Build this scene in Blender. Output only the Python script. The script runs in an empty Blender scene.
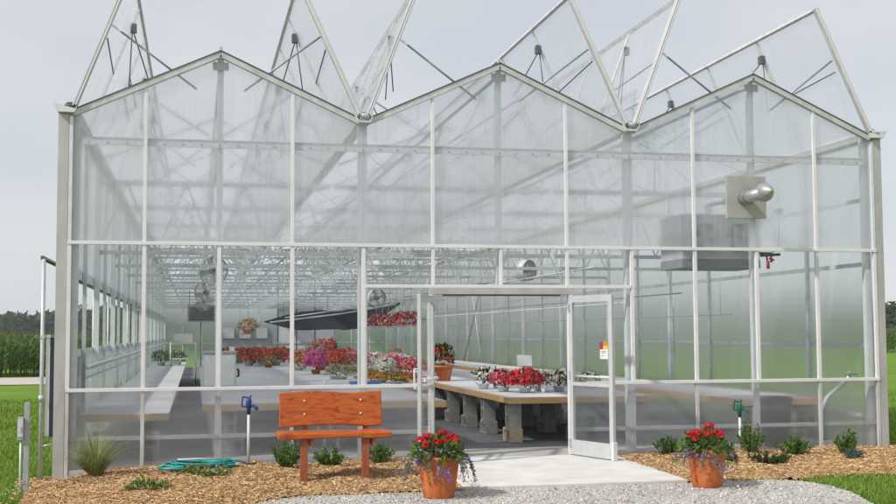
import bpy, math, random
from mathutils import Vector, Matrix
R = math.radians
random.seed(7)
scene = bpy.context.scene
col = scene.collection
P = 10.97 / 12          # module of the glazing bars
W = 10.97               # width of the house, three bays
D = 43.92               # depth, twelve 3.66 m bays
ZE, ZP, ZM, ZB, ZS, ZD = 4.41, 5.24, 4.07, 2.795, 0.985, 2.27
BAY = 3.66
FL = 0.05               # inside floor / door slab level

# ------------------------------------------------------------------ mesh helper
class MB:
    def __init__(s): s.v = []; s.f = []; s.m = []; s.mi = 0; s.sm = []
    def quad(s, *p):
        n = len(s.v); s.v.extend(p); s.f.append(tuple(range(n, n + len(p)))); s.m.append(s.mi); s.sm.append(False)
    def box(s, x0, x1, y0, y1, z0, z1):
        s.hexa([(x0,y0,z0),(x1,y0,z0),(x1,y1,z0),(x0,y1,z0),(x0,y0,z1),(x1,y0,z1),(x1,y1,z1),(x0,y1,z1)])
    def hexa(s, p):
        n = len(s.v); s.v.extend([tuple(q) for q in p])
        for f in ((3,2,1,0),(4,5,6,7),(0,1,5,4),(1,2,6,5),(2,3,7,6),(3,0,4,7)):
            s.f.append(tuple(n + i for i in f)); s.m.append(s.mi); s.sm.append(False)
    def bar(s, a, b, w, h, up=(0,0,1)):
        a = Vector(a); b = Vector(b); d = (b - a).normalized(); u = Vector(up)
        if abs(d.dot(u)) > .99: u = Vector((0,1,0))
        r = d.cross(u).normalized() * (w / 2); t = r.cross(d).normalized() * (h / 2)
        s.hexa([a-r-t, a+r-t, b+r-t, b-r-t, a-r+t, a+r+t, b+r+t, b-r+t])
    def tube(s, pts, r, n=8, cap=True, r2=None, smooth=True):
        pts = [Vector(p) for p in pts]; rings = []
        prev = None
        for i, p in enumerate(pts):
            d = (pts[min(i+1, len(pts)-1)] - pts[max(i-1, 0)]).normalized()
            if prev is None:
                u = Vector((0,0,1)) if abs(d.z) < .9 else Vector((1,0,0))
                a = d.cross(u).normalized()
            else:
                a = (prev - d * prev.dot(d)).normalized()
            prev = a; b = d.cross(a)
            rr = r if not r2 else r + (r2 - r) * i / (len(pts) - 1)
            base = len(s.v)
            for k in range(n):
                t = 2 * math.pi * k / n
                s.v.append(tuple(p + a * math.cos(t) * rr + b * math.sin(t) * rr))
            rings.append(base)
        for i in range(len(rings) - 1):
            for k in range(n):
                s.f.append((rings[i]+k, rings[i]+(k+1)%n, rings[i+1]+(k+1)%n, rings[i+1]+k)); s.m.append(s.mi); s.sm.append(smooth)
        if cap:
            s.f.append(tuple(rings[0]+k for k in range(n))[::-1]); s.m.append(s.mi); s.sm.append(False)
            s.f.append(tuple(rings[-1]+k for k in range(n))); s.m.append(s.mi); s.sm.append(False)
    def lathe(s, prof, c=(0,0,0), n=32, wob=None, smooth=True, axis='z'):
        base = len(s.v)
        for (r, z) in prof:
            for k in range(n):
                t = 2 * math.pi * k / n; rr = r * (wob(t, z) if wob else 1)
                x, y = rr * math.cos(t), rr * math.sin(t)
                if axis == 'z': s.v.append((c[0]+x, c[1]+y, c[2]+z))
                elif axis == 'y': s.v.append((c[0]+x, c[1]+z, c[2]-y))
                else: s.v.append((c[0]+z, c[1]+x, c[2]+y))
        for i in range(len(prof) - 1):
            for k in range(n):
                a = base + i*n + k; b = base + i*n + (k+1) % n
                s.f.append((a, b, b + n, a + n)); s.m.append(s.mi); s.sm.append(smooth)
    def leaf(s, p, d, l, w, fold=.25, n=None):
        """pointed leaf at p along d, two folded triangles pairs"""
        d = d.normalized()
        if n is None: n = Vector((random.gauss(0,1), random.gauss(0,1), random.gauss(0,1)+.6))
        a = d.cross(n)
        if a.length < 1e-4: a = Vector((1,0,0))
        a.normalize(); nn = a.cross(d)
        m = p + d * l * .45
        k = len(s.v)
        s.v += [tuple(p), tuple(m + a*w*.5 + nn*w*fold), tuple(p + d*l), tuple(m - a*w*.5 + nn*w*fold)]
        s.f += [(k, k+1, k+2), (k, k+2, k+3)]; s.m += [s.mi]*2; s.sm += [False]*2
    def disc(s, p, n, r, k=6, ir=.55):
        n = n.normalized(); a = n.orthogonal().normalized(); b = n.cross(a); t0 = random.random()*6
        pts = []
        for i in range(k*2):
            t = t0 + math.pi*i/k; rr = r if i % 2 == 0 else r*ir
            pts.append(tuple(p + (a*math.cos(t) + b*math.sin(t))*rr + n*(r*.25 if i % 2 == 0 else 0)))
        c = len(s.v); s.v.append(tuple(p)); s.v += pts
        for i in range(k*2):
            s.f.append((c, c+1+i, c+1+(i+1) % (k*2))); s.m.append(s.mi); s.sm.append(False)
    def build(s, name, mats, parent=None, loc=None, bevel=0):
        me = bpy.data.meshes.new(name); me.from_pydata(s.v, [], s.f)
        if not isinstance(mats, (list, tuple)): mats = [mats]
        for m in mats: me.materials.append(m)
        me.polygons.foreach_set('material_index', s.m)
        me.polygons.foreach_set('use_smooth', s.sm)
        me.update()
        o = bpy.data.objects.new(name, me); col.objects.link(o)
        if parent: o.parent = parent
        if loc: o.location = loc
        if bevel:
            b = o.modifiers.new('bevel', 'BEVEL'); b.width = bevel; b.segments = 2; b.limit_method = 'ANGLE'
        return o

def tag(o, label=None, cat=None, group=None, kind=None):
    for k, v in (('label', label), ('category', cat), ('group', group), ('kind', kind)):
        if v: o[k] = v
    return o
def thing(name, label, cat, loc=(0,0,0), group=None, rz=0):
    o = bpy.data.objects.new(name, None); col.objects.link(o); o.location = loc; o.rotation_euler.z = rz
    o.empty_display_size = .1
    return tag(o, label, cat, group)
def copy_tree(o, parent=None):
    c = o.copy(); col.objects.link(c)
    if parent: c.parent = parent
    for ch in list(o.children): copy_tree(ch, c)
    return c
def rv(s=1): return Vector((random.gauss(0,s), random.gauss(0,s), random.gauss(0,s)))
def sph():
    v = rv()
    return v.normalized() if v.length > 1e-6 else Vector((0,0,1))

# ------------------------------------------------------------------ materials
def nt(name):
    m = bpy.data.materials.new(name); m.use_nodes = True
    t = m.node_tree; t.nodes.clear(); out = t.nodes.new('ShaderNodeOutputMaterial')
    return m, t, out
def N(t, k, **kw):
    n = t.nodes.new(k)
    for a, b in kw.items():
        if a.startswith('i_'):
            key = a[2:]; n.inputs[int(key) if key.isdigit() else key.replace('_', ' ')].default_value = b
        else: setattr(n, a, b)
    return n
def rgb(c): return (c[0], c[1], c[2], 1)
def ramp(t, src, stops):
    n = t.nodes.new('ShaderNodeValToRGB'); e = n.color_ramp.elements
    while len(e) < len(stops): e.new(.5)
    for el, (p, c) in zip(e, stops): el.position = p; el.color = rgb(c)
    t.links.new(src, n.inputs[0]); return n.outputs[0]
def noise(t, scale, detail=4, rough=.55, vec=None, dist=0):
    n = t.nodes.new('ShaderNodeTexNoise'); n.inputs['Scale'].default_value = scale
    n.inputs['Detail'].default_value = detail; n.inputs['Roughness'].default_value = rough; n.inputs['Distortion'].default_value = dist
    if vec: t.links.new(vec, n.inputs['Vector'])
    return n.outputs['Fac']
def objvec(t, sc=(1,1,1)):
    g = t.nodes.new('ShaderNodeNewGeometry'); m = t.nodes.new('ShaderNodeMapping'); m.inputs['Scale'].default_value = sc
    t.links.new(g.outputs['Position'], m.inputs['Vector']); return m.outputs[0]
def locvec(t, sc=(1,1,1)):
    g = t.nodes.new('ShaderNodeTexCoord'); m = t.nodes.new('ShaderNodeMapping'); m.inputs['Scale'].default_value = sc
    t.links.new(g.outputs['Object'], m.inputs['Vector']); return m.outputs[0]
def plain(name, c1, c2=None, rough=.5, metal=0, scale=6, stretch=(1,1,1), bump=0, bscale=None, spec=.5, coords='obj'):
    m, t, out = nt(name); b = N(t, 'ShaderNodeBsdfPrincipled', i_Roughness=rough, i_Metallic=metal)
    b.inputs['Specular IOR Level'].default_value = spec
    c2 = c2 or tuple(x*.8 for x in c1)
    v = objvec(t, stretch) if coords == 'obj' else locvec(t, stretch)
    f = noise(t, scale, 6, .6, v)
    t.links.new(ramp(t, f, [(.32, c2), (.66, c1)]), b.inputs['Base Color'])
    if bump:
        f2 = noise(t, bscale or scale*6, 5, .6, v)
        bp = N(t, 'ShaderNodeBump', i_Strength=bump, i_Distance=.01); t.links.new(f2, bp.inputs['Height']); t.links.new(bp.outputs[0], b.inputs['Normal'])
    t.links.new(b.outputs[0], out.inputs[0]); return m
def foliage(name, stops, trans=.3, rough=.55, scale=0, spec=.3):
    """per-leaf random colour, some light through the leaf"""
    m, t, out = nt(name); g = N(t, 'ShaderNodeNewGeometry')
    fac = g.outputs['Random Per Island']
    if scale:
        f = noise(t, scale, 3, .5, objvec(t)); mx = N(t, 'ShaderNodeMath', operation='MULTIPLY_ADD'); mx.inputs[1].default_value = .5
        t.links.new(fac, mx.inputs[0]); mm = N(t, 'ShaderNodeMath', operation='MULTIPLY_ADD'); mm.inputs[1].default_value = 1.2; mm.inputs[2].default_value = -.35
        t.links.new(f, mm.inputs[0]); t.links.new(mm.outputs[0], mx.inputs[2]); fac = mx.outputs[0]
    c = ramp(t, fac, stops)
    b = N(t, 'ShaderNodeBsdfPrincipled', i_Roughness=rough); b.inputs['Specular IOR Level'].default_value = spec
    tr = N(t, 'ShaderNodeBsdfTranslucent'); mix = N(t, 'ShaderNodeMixShader', i_0=trans)
    t.links.new(c, b.inputs['Base Color']); t.links.new(c, tr.inputs[0])
    t.links.new(b.outputs[0], mix.inputs[1]); t.links.new(tr.outputs[0], mix.inputs[2]); t.links.new(mix.outputs[0], out.inputs[0])
    return m
def front_fresnel(t, ior):
    fr = N(t, 'ShaderNodeFresnel', i_0=ior); g = N(t, 'ShaderNodeNewGeometry'); iv = N(t, 'ShaderNodeMath', operation='SUBTRACT'); iv.inputs[0].default_value = 1
    mu = N(t, 'ShaderNodeMath', operation='MULTIPLY'); t.links.new(g.outputs['Backfacing'], iv.inputs[1]); t.links.new(fr.outputs[0], mu.inputs[0]); t.links.new(iv.outputs[0], mu.inputs[1])
    return mu.outputs[0]
def sheet(name, tr, rf, sc, tint=(.985,.988,.99), rough=.32, ior=1.06, streak=(3,3,.4), refl=1.22):
    """milky twin-wall sheet: part straight through, part blurred, part scattered"""
    m, t, out = nt(name)
    T = N(t, 'ShaderNodeBsdfTransparent', i_0=rgb(tint)); F = N(t, 'ShaderNodeBsdfRefraction', i_0=rgb(tint), i_1=rough, i_2=ior)
    A = N(t, 'ShaderNodeBsdfTranslucent', i_0=(.91,.93,.98,1)); B = N(t, 'ShaderNodeBsdfDiffuse', i_0=(.84,.86,.91,1))
    G = N(t, 'ShaderNodeBsdfGlossy', i_0=(1,1,1,1), i_1=.18)
    m1 = N(t, 'ShaderNodeMixShader', i_0=rf/(tr+rf)); m2 = N(t, 'ShaderNodeMixShader', i_0=.4); m3 = N(t, 'ShaderNodeMixShader')
    L = t.links.new
    L(T.outputs[0], m1.inputs[1]); L(F.outputs[0], m1.inputs[2]); L(A.outputs[0], m2.inputs[1]); L(B.outputs[0], m2.inputs[2])
    f = noise(t, 1.0, 5, .6, objvec(t, streak))
    mp = N(t, 'ShaderNodeMapRange', i_1=.25, i_2=.75, i_3=sc*.6, i_4=sc*1.45); L(f, mp.inputs[0]); L(mp.outputs[0], m3.inputs[0])
    L(m1.outputs[0], m3.inputs[1]); L(m2.outputs[0], m3.inputs[2])
    fr = front_fresnel(t, refl); m4 = N(t, 'ShaderNodeMixShader'); L(fr, m4.inputs[0])
    L(m3.outputs[0], m4.inputs[1]); L(G.outputs[0], m4.inputs[2]); L(m4.outputs[0], out.inputs[0])
    return m
def clear(name, tint, refl=1.35, rough=.01):
    m, t, out = nt(name); L = t.links.new
    T = N(t, 'ShaderNodeBsdfTransparent', i_0=rgb(tint)); G = N(t, 'ShaderNodeBsdfGlossy', i_0=(1,1,1,1), i_1=rough)
    fr = front_fresnel(t, refl); mx = N(t, 'ShaderNodeMixShader'); L(fr, mx.inputs[0])
    L(T.outputs[0], mx.inputs[1]); L(G.outputs[0], mx.inputs[2]); L(mx.outputs[0], out.inputs[0]); return m

M = {}
M['sheet'] = sheet('twin wall sheet', .55, .45, .235, streak=(20,3,.15))
M['sheet_low'] = sheet('scuffed twin wall sheet', .5, .5, .15, (.93,.93,.93), streak=(.6,3,6))
M['sheet_side'] = sheet('side twin wall sheet', 0.10, .90, .175, (.975,.985,.985), rough=.42, ior=1.07, streak=(.9,.9,.15))
M['sheet_roof'] = sheet('roof twin wall sheet', .85, .15, .16, ior=1.02, refl=1.08)
M['glass'] = clear('clear glazing', (.97,.98,.98))
M['white_metal'] = plain('white glazing bar', (.77,.765,.79), (.68,.675,.70), .4, 0, 3, bump=.03)
M['alu'] = plain('mill aluminium', (.62,.62,.61), (.50,.50,.50), .42, .25, 5)
M['alu'] = plain('weathered aluminium', (.64,.64,.645), (.47,.47,.475), .45, .15, 7, (1,1,.35), bump=.06)
M['galv_dull'] = plain('dull galvanised pipe', (.50,.52,.52), (.36,.38,.38), .35, .6, 7, bump=.08)
M['door_alu'] = plain('satin aluminium', (.56,.575,.58), (.48,.495,.50), .38, .15, 5)
M['galv'] = plain('galvanised steel', (.56,.585,.60), (.44,.465,.48), .45, .12, 9, bump=.05)
M['galv_light'] = plain('bright galvanised steel', (.70,.73,.74), (.60,.63,.64), .45, .08, 9)
M['trim'] = plain('weathered corner trim', (.53,.52,.515), (.41,.40,.395), .55, .2, 5, (1,1,.3), bump=.05)
M['dark_trim'] = plain('dark cap strip', (.10,.10,.10), (.06,.06,.06), .6)
M['dark_steel'] = plain('dark steel rod', (.16,.18,.19), (.10,.11,.12), .5, .4)
M['steel_rod'] = plain('steel rod', (.34,.37,.39), (.26,.28,.30), .45, .4)
M['concrete'] = plain('broom finished concrete', (.68,.665,.63), (.53,.52,.495), .85, 0, 2.2, bump=.15, bscale=90)
M['floor'] = plain('weed mat floor', (.17,.17,.18), (.12,.12,.13), .9, 0, 2, bump=.1)
M['block'] = plain('concrete block', (.36,.35,.33), (.24,.235,.22), .95, 0, 9, bump=.4, bscale=60, coords='loc')
M['block_tan'] = plain('tan concrete block', (.48,.39,.27), (.37,.30,.20), .95, 0, 9, bump=.4, bscale=60, coords='loc')
M['bench_top'] = plain('pale bench top mesh', (.54,.55,.57), (.36,.37,.39), .75, 0, 2.4, (.5,1.3,1), bump=.1, bscale=40)
M['lumber'] = plain('yellow pine board', (.55,.36,.18), (.42,.26,.12), .7, 0, 4, (1,8,14), bump=.1, coords='loc')
M['bench_wood'] = None
m, t, out = nt('red stained cedar'); b = N(t, 'ShaderNodeBsdfPrincipled', i_Roughness=.48)
b.inputs['Specular IOR Level'].default_value = .3; lv = locvec(t, (1.1,4,7)); f1 = noise(t, 3.2, 6, .62, lv, 1.6); f2 = noise(t, 2.1, 2, .5, locvec(t, (2.2,2.2,4.0)), .4)
c1 = ramp(t, f1, [(.30,(.22,.042,.010)), (.47,(.42,.092,.018)), (.70,(.54,.140,.028))]); c2 = ramp(t, f2, [(.30,(.42,.34,.30)), (.40,(1,1,1))])
mm = t.nodes.new('ShaderNodeMix'); mm.data_type = 'RGBA'; mm.blend_type = 'MULTIPLY'; mm.inputs['Factor'].default_value = .8
t.links.new(c1, mm.inputs['A']); t.links.new(c2, mm.inputs['B']); t.links.new(mm.outputs['Result'], b.inputs['Base Color'])
bp = N(t, 'ShaderNodeBump', i_Strength=.35, i_Distance=.006); t.links.new(f1, bp.inputs['Height']); t.links.new(bp.outputs[0], b.inputs['Normal']); t.links.new(b.outputs[0], out.inputs[0]); M['bench_wood'] = m
M['bench_leg'] = plain('dark red stained post', (.36,.10,.035), (.22,.055,.02), .55, 0, 4, (6,6,1), bump=.15, coords='loc')
M['terracotta'] = plain('terracotta', (.55,.18,.06), (.36,.085,.026), .75, 0, 7, bump=.1, coords='loc')
m, t, out = nt('weathered terracotta'); b = N(t, 'ShaderNodeBsdfPrincipled', i_Roughness=.82); b.inputs['Specular IOR Level'].default_value = .25
f1 = noise(t, 6, 7, .65, objvec(t, (1,1,.55)), .5)
t.links.new(ramp(t, f1, [(.28,(.30,.07,.022)), (.46,(.48,.135,.042)), (.60,(.56,.185,.065)), (.74,(.62,.33,.20))]), b.inputs['Base Color'])
bp = N(t, 'ShaderNodeBump', i_Strength=.15, i_Distance=.004); t.links.new(f1, bp.inputs['Height']); t.links.new(bp.outputs[0], b.inputs['Normal']); t.links.new(b.outputs[0], out.inputs[0]); M['terracotta'] = m
M['white_pot'] = plain('white plastic', (.72,.73,.74), (.62,.63,.64), .45)
M['grey_paint'] = plain('grey enamel', (.40,.42,.44), (.33,.35,.37), .4)
M['light_paint'] = plain('light grey enamel', (.62,.63,.62), (.54,.55,.54), .4)
M['dark_plastic'] = plain('dark plastic', (.035,.037,.04), (.025,.026,.028), .5)
M['white_paint'] = plain('white paint', (.80,.80,.78), (.70,.70,.68), .5)
M['shade'] = plain('charcoal shade cloth', (.024,.026,.031), (.016,.017,.020), .95, 0, 6, bump=.1, spec=.05)
M['blue_paint'] = plain('blue enamel', (.03,.07,.28), (.02,.045,.18), .35)
M['green_paint'] = plain('green enamel', (.02,.17,.12), (.012,.11,.08), .35)
M['navy'] = plain('navy edging', (.025,.035,.07), (.018,.025,.05), .5)
M['hose'] = plain('teal hose rubber', (.012,.30,.30), (.008,.20,.21), .4)
M['brass'] = plain('brass', (.65,.42,.10), (.5,.3,.07), .35, .6)
M['red_paint'] = plain('red enamel', (.5,.02,.025), (.4,.015,.02), .4)
M['orange'] = plain('orange print', (.8,.25,.03), (.7,.2,.02), .5)
M['yellow'] = plain('yellow print', (.85,.55,.05), (.75,.45,.04), .5)
M['purple'] = plain('purple print', (.25,.03,.18), (.2,.02,.14), .5)
M['card'] = plain('white card', (.80,.81,.82), (.74,.75,.76), .6)
M['ink'] = plain('grey ink', (.25,.25,.27), (.2,.2,.22), .7)
M['cardboard'] = plain('cardboard', (.36,.24,.12), (.28,.18,.085), .8)
M['fan_blade'] = plain('fan grey', (.30,.31,.32), (.22,.23,.24), .5, .2)
M['bark'] = plain('bark', (.12,.09,.06), (.07,.05,.035), .9, 0, 12, bump=.3)
M['soil'] = plain('potting soil', (.035,.025,.018), (.02,.014,.01), .95, 0, 20, bump=.4)
M['grey_white_panel'] = plain('grey white panel', (.58,.60,.62), (.50,.52,.54), .6)
G = lambda a, b, c: [(0, a), (.5, b), (1, c)]
M['leaf'] = foliage('mid green leaf', G((.045,.11,.018), (.085,.18,.03), (.15,.27,.06)))
M['leaf_dark'] = foliage('dark green leaf', G((.016,.045,.014), (.030,.075,.020), (.055,.12,.03)))
M['leaf_boxwood'] = foliage('boxwood leaf', G((.04,.10,.015), (.085,.18,.028), (.19,.30,.06)))
M['leaf_yellowgreen'] = foliage('yellow green leaf', G((.06,.11,.02), (.12,.18,.035), (.24,.29,.07)))
M['leaf_varieg'] = foliage('variegated leaf', [(0,(.07,.12,.03)), (.45,(.16,.22,.06)), (.7,(.42,.42,.17)), (1,(.6,.57,.30))])
M['leaf_blue'] = foliage('blue green needle', G((.05,.10,.08), (.09,.16,.13), (.15,.23,.19)))
M['leaf_tan'] = foliage('tan grass leaf', G((.14,.14,.05), (.24,.21,.08), (.36,.30,.14)))
M['leaf_bronze'] = foliage('bronze leaf', G((.03,.045,.016), (.05,.06,.02), (.09,.08,.03)))
M['grassblade'] = foliage('lawn grass', G((.115,.205,.022), (.19,.30,.04), (.32,.41,.10)), .35, scale=.5)
M['grassplume'] = foliage('ornamental grass', [(0,(.12,.17,.04)), (.5,(.24,.29,.08)), (.85,(.38,.40,.16)), (1,(.50,.47,.25))], .35)
M['corn'] = foliage('corn leaf', G((.07,.145,.026), (.125,.23,.05), (.22,.34,.10)), .4)
M['tassel'] = foliage('corn tassel', G((.16,.15,.06), (.22,.20,.09), (.28,.25,.12)), .3)
M['tree'] = foliage('distant tree leaf', G((.03,.06,.02), (.05,.09,.03), (.08,.13,.045)), .25, scale=.12)
def petal(n, a, b, c): M[n] = foliage(n + ' petal', G(a, b, c), .25, .5)
petal('red', (.40,.006,.010), (.56,.010,.014), (.66,.03,.03))
petal('crimson', (.30,.008,.02), (.48,.015,.035), (.62,.06,.08))
petal('pink', (.45,.07,.13), (.62,.15,.22), (.75,.38,.42))
petal('magenta', (.50,.03,.22), (.64,.08,.32), (.74,.20,.46))
petal('white', (.66,.62,.52), (.78,.75,.66), (.85,.83,.76))
petal('coral', (.42,.05,.02), (.55,.08,.03), (.62,.15,.06))
petal('orange', (.55,.16,.02), (.70,.27,.02), (.78,.42,.04))
petal('lavender', (.20,.12,.42), (.32,.20,.58), (.45,.32,.68))
petal('redwhite', (.50,.01,.02), (.62,.05,.07), (.80,.70,.66))

# ------------------------------------------------------------------ terrain
def ground_z(x): # the lawn lies a little lower left of the house
    t = min(1, max(0, (x + .2) / 1.1)); t = t*t*(3-2*t)
    return -.12 + .115 * t
def sheetgrid(xs, ys, zf):
    b = MB()
    for x in xs:
        for y in ys: b.v.append((x, y, zf(x, y)))
    ny = len(ys)
    for i in range(len(xs)-1):
        for j in range(ny-1):
            b.f.append((i*ny+j, (i+1)*ny+j, (i+1)*ny+j+1, i*ny+j+1)); b.m.append(0); b.sm.append(True)
    return b
m, t, out = nt('lawn soil and grass'); b = N(t, 'ShaderNodeBsdfPrincipled', i_Roughness=.95); b.inputs['Specular IOR Level'].default_value = .1
f = noise(t, .35, 8, .65, objvec(t)); f2 = noise(t, 14, 6, .7, objvec(t))
mx = N(t, 'ShaderNodeMath', operation='MULTIPLY_ADD'); mx.inputs[1].default_value = .5; t.links.new(f2, mx.inputs[0])
mh = N(t, 'ShaderNodeMath', operation='MULTIPLY'); mh.inputs[1].default_value = .5; t.links.new(f, mh.inputs[0]); t.links.new(mh.outputs[0], mx.inputs[2])
t.links.new(ramp(t, mx.outputs[0], [(.3,(.09,.17,.018)), (.5,(.135,.235,.028)), (.7,(.20,.29,.055))]), b.inputs['Base Color'])
bp = N(t, 'ShaderNodeBump', i_Strength=.5, i_Distance=.05); t.links.new(f2, bp.inputs['Height']); t.links.new(bp.outputs[0], b.inputs['Normal']); t.links.new(b.outputs[0], out.inputs[0])
M['lawn'] = m
xs = [-2500,-600,-100,-30,-8,-2,-1,-.5,-.2,0,.2,.4,.6,.9,2,5,8,9,11,14,20,60,200,800,2500]
ys = [-60,-20,-8,-4,-2,0,4,10,20,40,80,200,600,1500,3500]
tag(sheetgrid(xs, ys, lambda x, y: ground_z(x) - .012).build('lawn', M['lawn']), 'wide mown green lawn around the greenhouse', None, None, 'structure')

# gravel
m, t, out = nt('grey limestone gravel'); b = N(t, 'ShaderNodeBsdfPrincipled', i_Roughness=.95); b.inputs['Specular IOR Level'].default_value = .2
vo = N(t, 'ShaderNodeTexVoronoi', i_Scale=42.0); t.links.new(objvec(t), vo.inputs['Vector'])
sep = N(t, 'ShaderNodeSeparateColor'); t.links.new(vo.outputs['Color'], sep.inputs[0])
f = noise(t, 1.2, 5, .6, objvec(t)); ad = N(t, 'ShaderNodeMath', operation='MULTIPLY_ADD'); ad.inputs[1].default_value = .55
t.links.new(sep.outputs[0], ad.inputs[0]); hh = N(t, 'ShaderNodeMath', operation='MULTIPLY'); hh.inputs[1].default_value = .5; t.links.new(f, hh.inputs[0]); t.links.new(hh.outputs[0], ad.inputs[2])
t.links.new(ramp(t, ad.outputs[0], [(.15,(.30,.28,.25)), (.5,(.47,.45,.42)), (.85,(.62,.60,.56))]), b.inputs['Base Color'])
bp = N(t, 'ShaderNodeBump', i_Strength=.9, i_Distance=.02, invert=True); t.links.new(vo.outputs['Distance'], bp.inputs['Height']); t.links.new(bp.outputs[0], b.inputs['Normal']); t.links.new(b.outputs[0], out.inputs[0])
M['gravel'] = m
M['pebble'] = foliage('gravel stones', [(0,(.22,.20,.18)), (.35,(.40,.38,.35)), (.75,(.56,.54,.50)), (1,(.72,.70,.66))], 0, .9)
GR = [(2.0,-3.3),(2.6,-2.85),(3.9,-2.86),(4.6,-2.84),(6.9,-2.82),(7.4,-2.74),(7.9,-2.74),(8.12,-2.95),(8.22,-3.3),(8.2,-3.9),(7.95,-4.7),(7.6,-6),(7.2,-8),(7.0,-20),(-6,-20),(-4,-8),(-1.4,-4.6),(.6,-4.25),(1.5,-3.9)]
def inside(x, y, poly):
    c = False; j = len(poly) - 1
    for i in range(len(poly)):
        (xi, yi), (xj, yj) = poly[i], poly[j]
        if (yi > y) != (yj > y) and x < (xj-xi)*(y-yi)/(yj-yi)+xi: c = not c
        j = i
    return c
def polysheet(name, poly, z, mat):
    b = MB(); b.quad(*[(x, y, z) for x, y in poly][::-1])
    import bmesh
    o = b.build(name, mat); bm = bmesh.new(); bm.from_mesh(o.data)
    bmesh.ops.triangulate(bm, faces=bm.faces[:]); bmesh.ops.recalc_face_normals(bm, faces=bm.faces[:])
    for f in bm.faces:
        if f.normal.z < 0: f.normal_flip()
    bm.to_mesh(o.data); bm.free(); return o
tag(polysheet('gravel_drive', GR, .004, M['gravel']), 'pale grey gravel drive in front of the greenhouse', None, None, 'structure')
b = MB(); n = 0
while n < 5200:
    x = random.uniform(1.2, 8.3); y = random.uniform(-5.0, -2.6)
    if not inside(x, y, GR): continue
    r = random.uniform(.006, .017); n += 1
    rot = Matrix.Rotation(random.random()*6, 3, sph())
    ps = [Vector((x, y, .004 + r*.3)) + rot @ Vector(q)*r*random.uniform(.7,1.2) for q in ((1,0,0),(0,1,0),(-1,0,0),(0,-1,0),(0,0,.8),(0,0,-.8))]
    k = len(b.v); b.v += [tuple(q) for q in ps]
    for q in ((0,1,4),(1,2,4),(2,3,4),(3,0,4),(1,0,5),(2,1,5),(3,2,5),(0,3,5)): b.f.append(tuple(k+i for i in q)); b.m.append(0); b.sm.append(False)
tag(b.build('gravel_stones', M['pebble']), 'loose grey stones scattered over the gravel drive', None, None, 'stuff')

# mulch beds
m, t, out = nt('wood mulch'); b = N(t, 'ShaderNodeBsdfPrincipled', i_Roughness=.95); b.inputs['Specular IOR Level'].default_value = .1
f = noise(t, 40, 8, .8, objvec(t), .3); f2 = noise(t, 1.4, 4, .6, objvec(t))
mx = N(t, 'ShaderNodeMath', operation='MULTIPLY_ADD'); mx.inputs[1].default_value = .4; t.links.new(f2, mx.inputs[0])
mh = N(t, 'ShaderNodeMath', operation='MULTIPLY'); mh.inputs[1].default_value = .62; t.links.new(f, mh.inputs[0]); t.links.new(mh.outputs[0], mx.inputs[2])
t.links.new(ramp(t, mx.outputs[0], [(.3,(.20,.11,.045)), (.5,(.40,.26,.13)), (.7,(.56,.41,.23))]), b.inputs['Base Color'])
bp = N(t, 'ShaderNodeBump', i_Strength=.6, i_Distance=.012); t.links.new(f, bp.inputs['Height']); t.links.new(bp.outputs[0], b.inputs['Normal']); t.links.new(b.outputs[0], out.inputs[0])
M['mulch'] = m
M['chip'] = foliage('wood chips', [(0,(.10,.05,.022)), (.14,(.26,.135,.05)), (.35,(.40,.23,.095)), (.65,(.54,.345,.165)), (.88,(.66,.48,.28)), (1,(.78,.65,.46))], 0, .9)
BL = [(-.42,.25),(-.36,-.6),(-.28,-1.4),(-.22,-2.65),(-.35,-3.6),(-.1,-4.2),(.6,-4.3),(1.5,-3.95),(2.05,-3.35),(2.6,-2.9),(3.9,-2.9),(4.36,-2.88),(4.50,-.02),(0.02,-.02),(-.1,.25)]
BR = [(6.98,-.02),(6.86,-2.86),(7.4,-2.79),(7.9,-2.79),(8.2,-2.98),(8.45,-2.78),(8.9,-2.7),(9.5,-2.78),(10.5,-2.9),(11.6,-2.4),(12.0,-.6),(11.6,.2),(11.1,.2),(11.0,-.02)]
def dist_edge(x, y, poly):
    d = 9
    for i in range(len(poly)):
        ax, ay = poly[i]; bx, by = poly[(i+1) % len(poly)]
        L2 = (bx-ax)**2 + (by-ay)**2; u = max(0, min(1, ((x-ax)*(bx-ax)+(y-ay)*(by-ay))/L2))
        d = min(d, math.hypot(x-ax-u*(bx-ax), y-ay-u*(by-ay)))
    return d
from mathutils import noise as mnoise
def mulch_h(x, y, poly):
    if not inside(x, y, poly): return None
    base = ground_z(x) if x < 1 else 0
    d = min(1, (min(dist_edge(x, y, poly), -y + .02 if y > -.15 else 9) if y < -.15 else .05) / .25)
    d = min(1, dist_edge(x, y, poly) / .22) if y < -.25 else max(.35, min(1, dist_edge(x, y, poly)/.22))
    hump = .05 + .05*mnoise.noise(Vector((x*1.6, y*1.6, 3))) + .02*mnoise.noise(Vector((x*7, y*7, 1)))
    return base + .008 + d * max(.01, hump)
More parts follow.
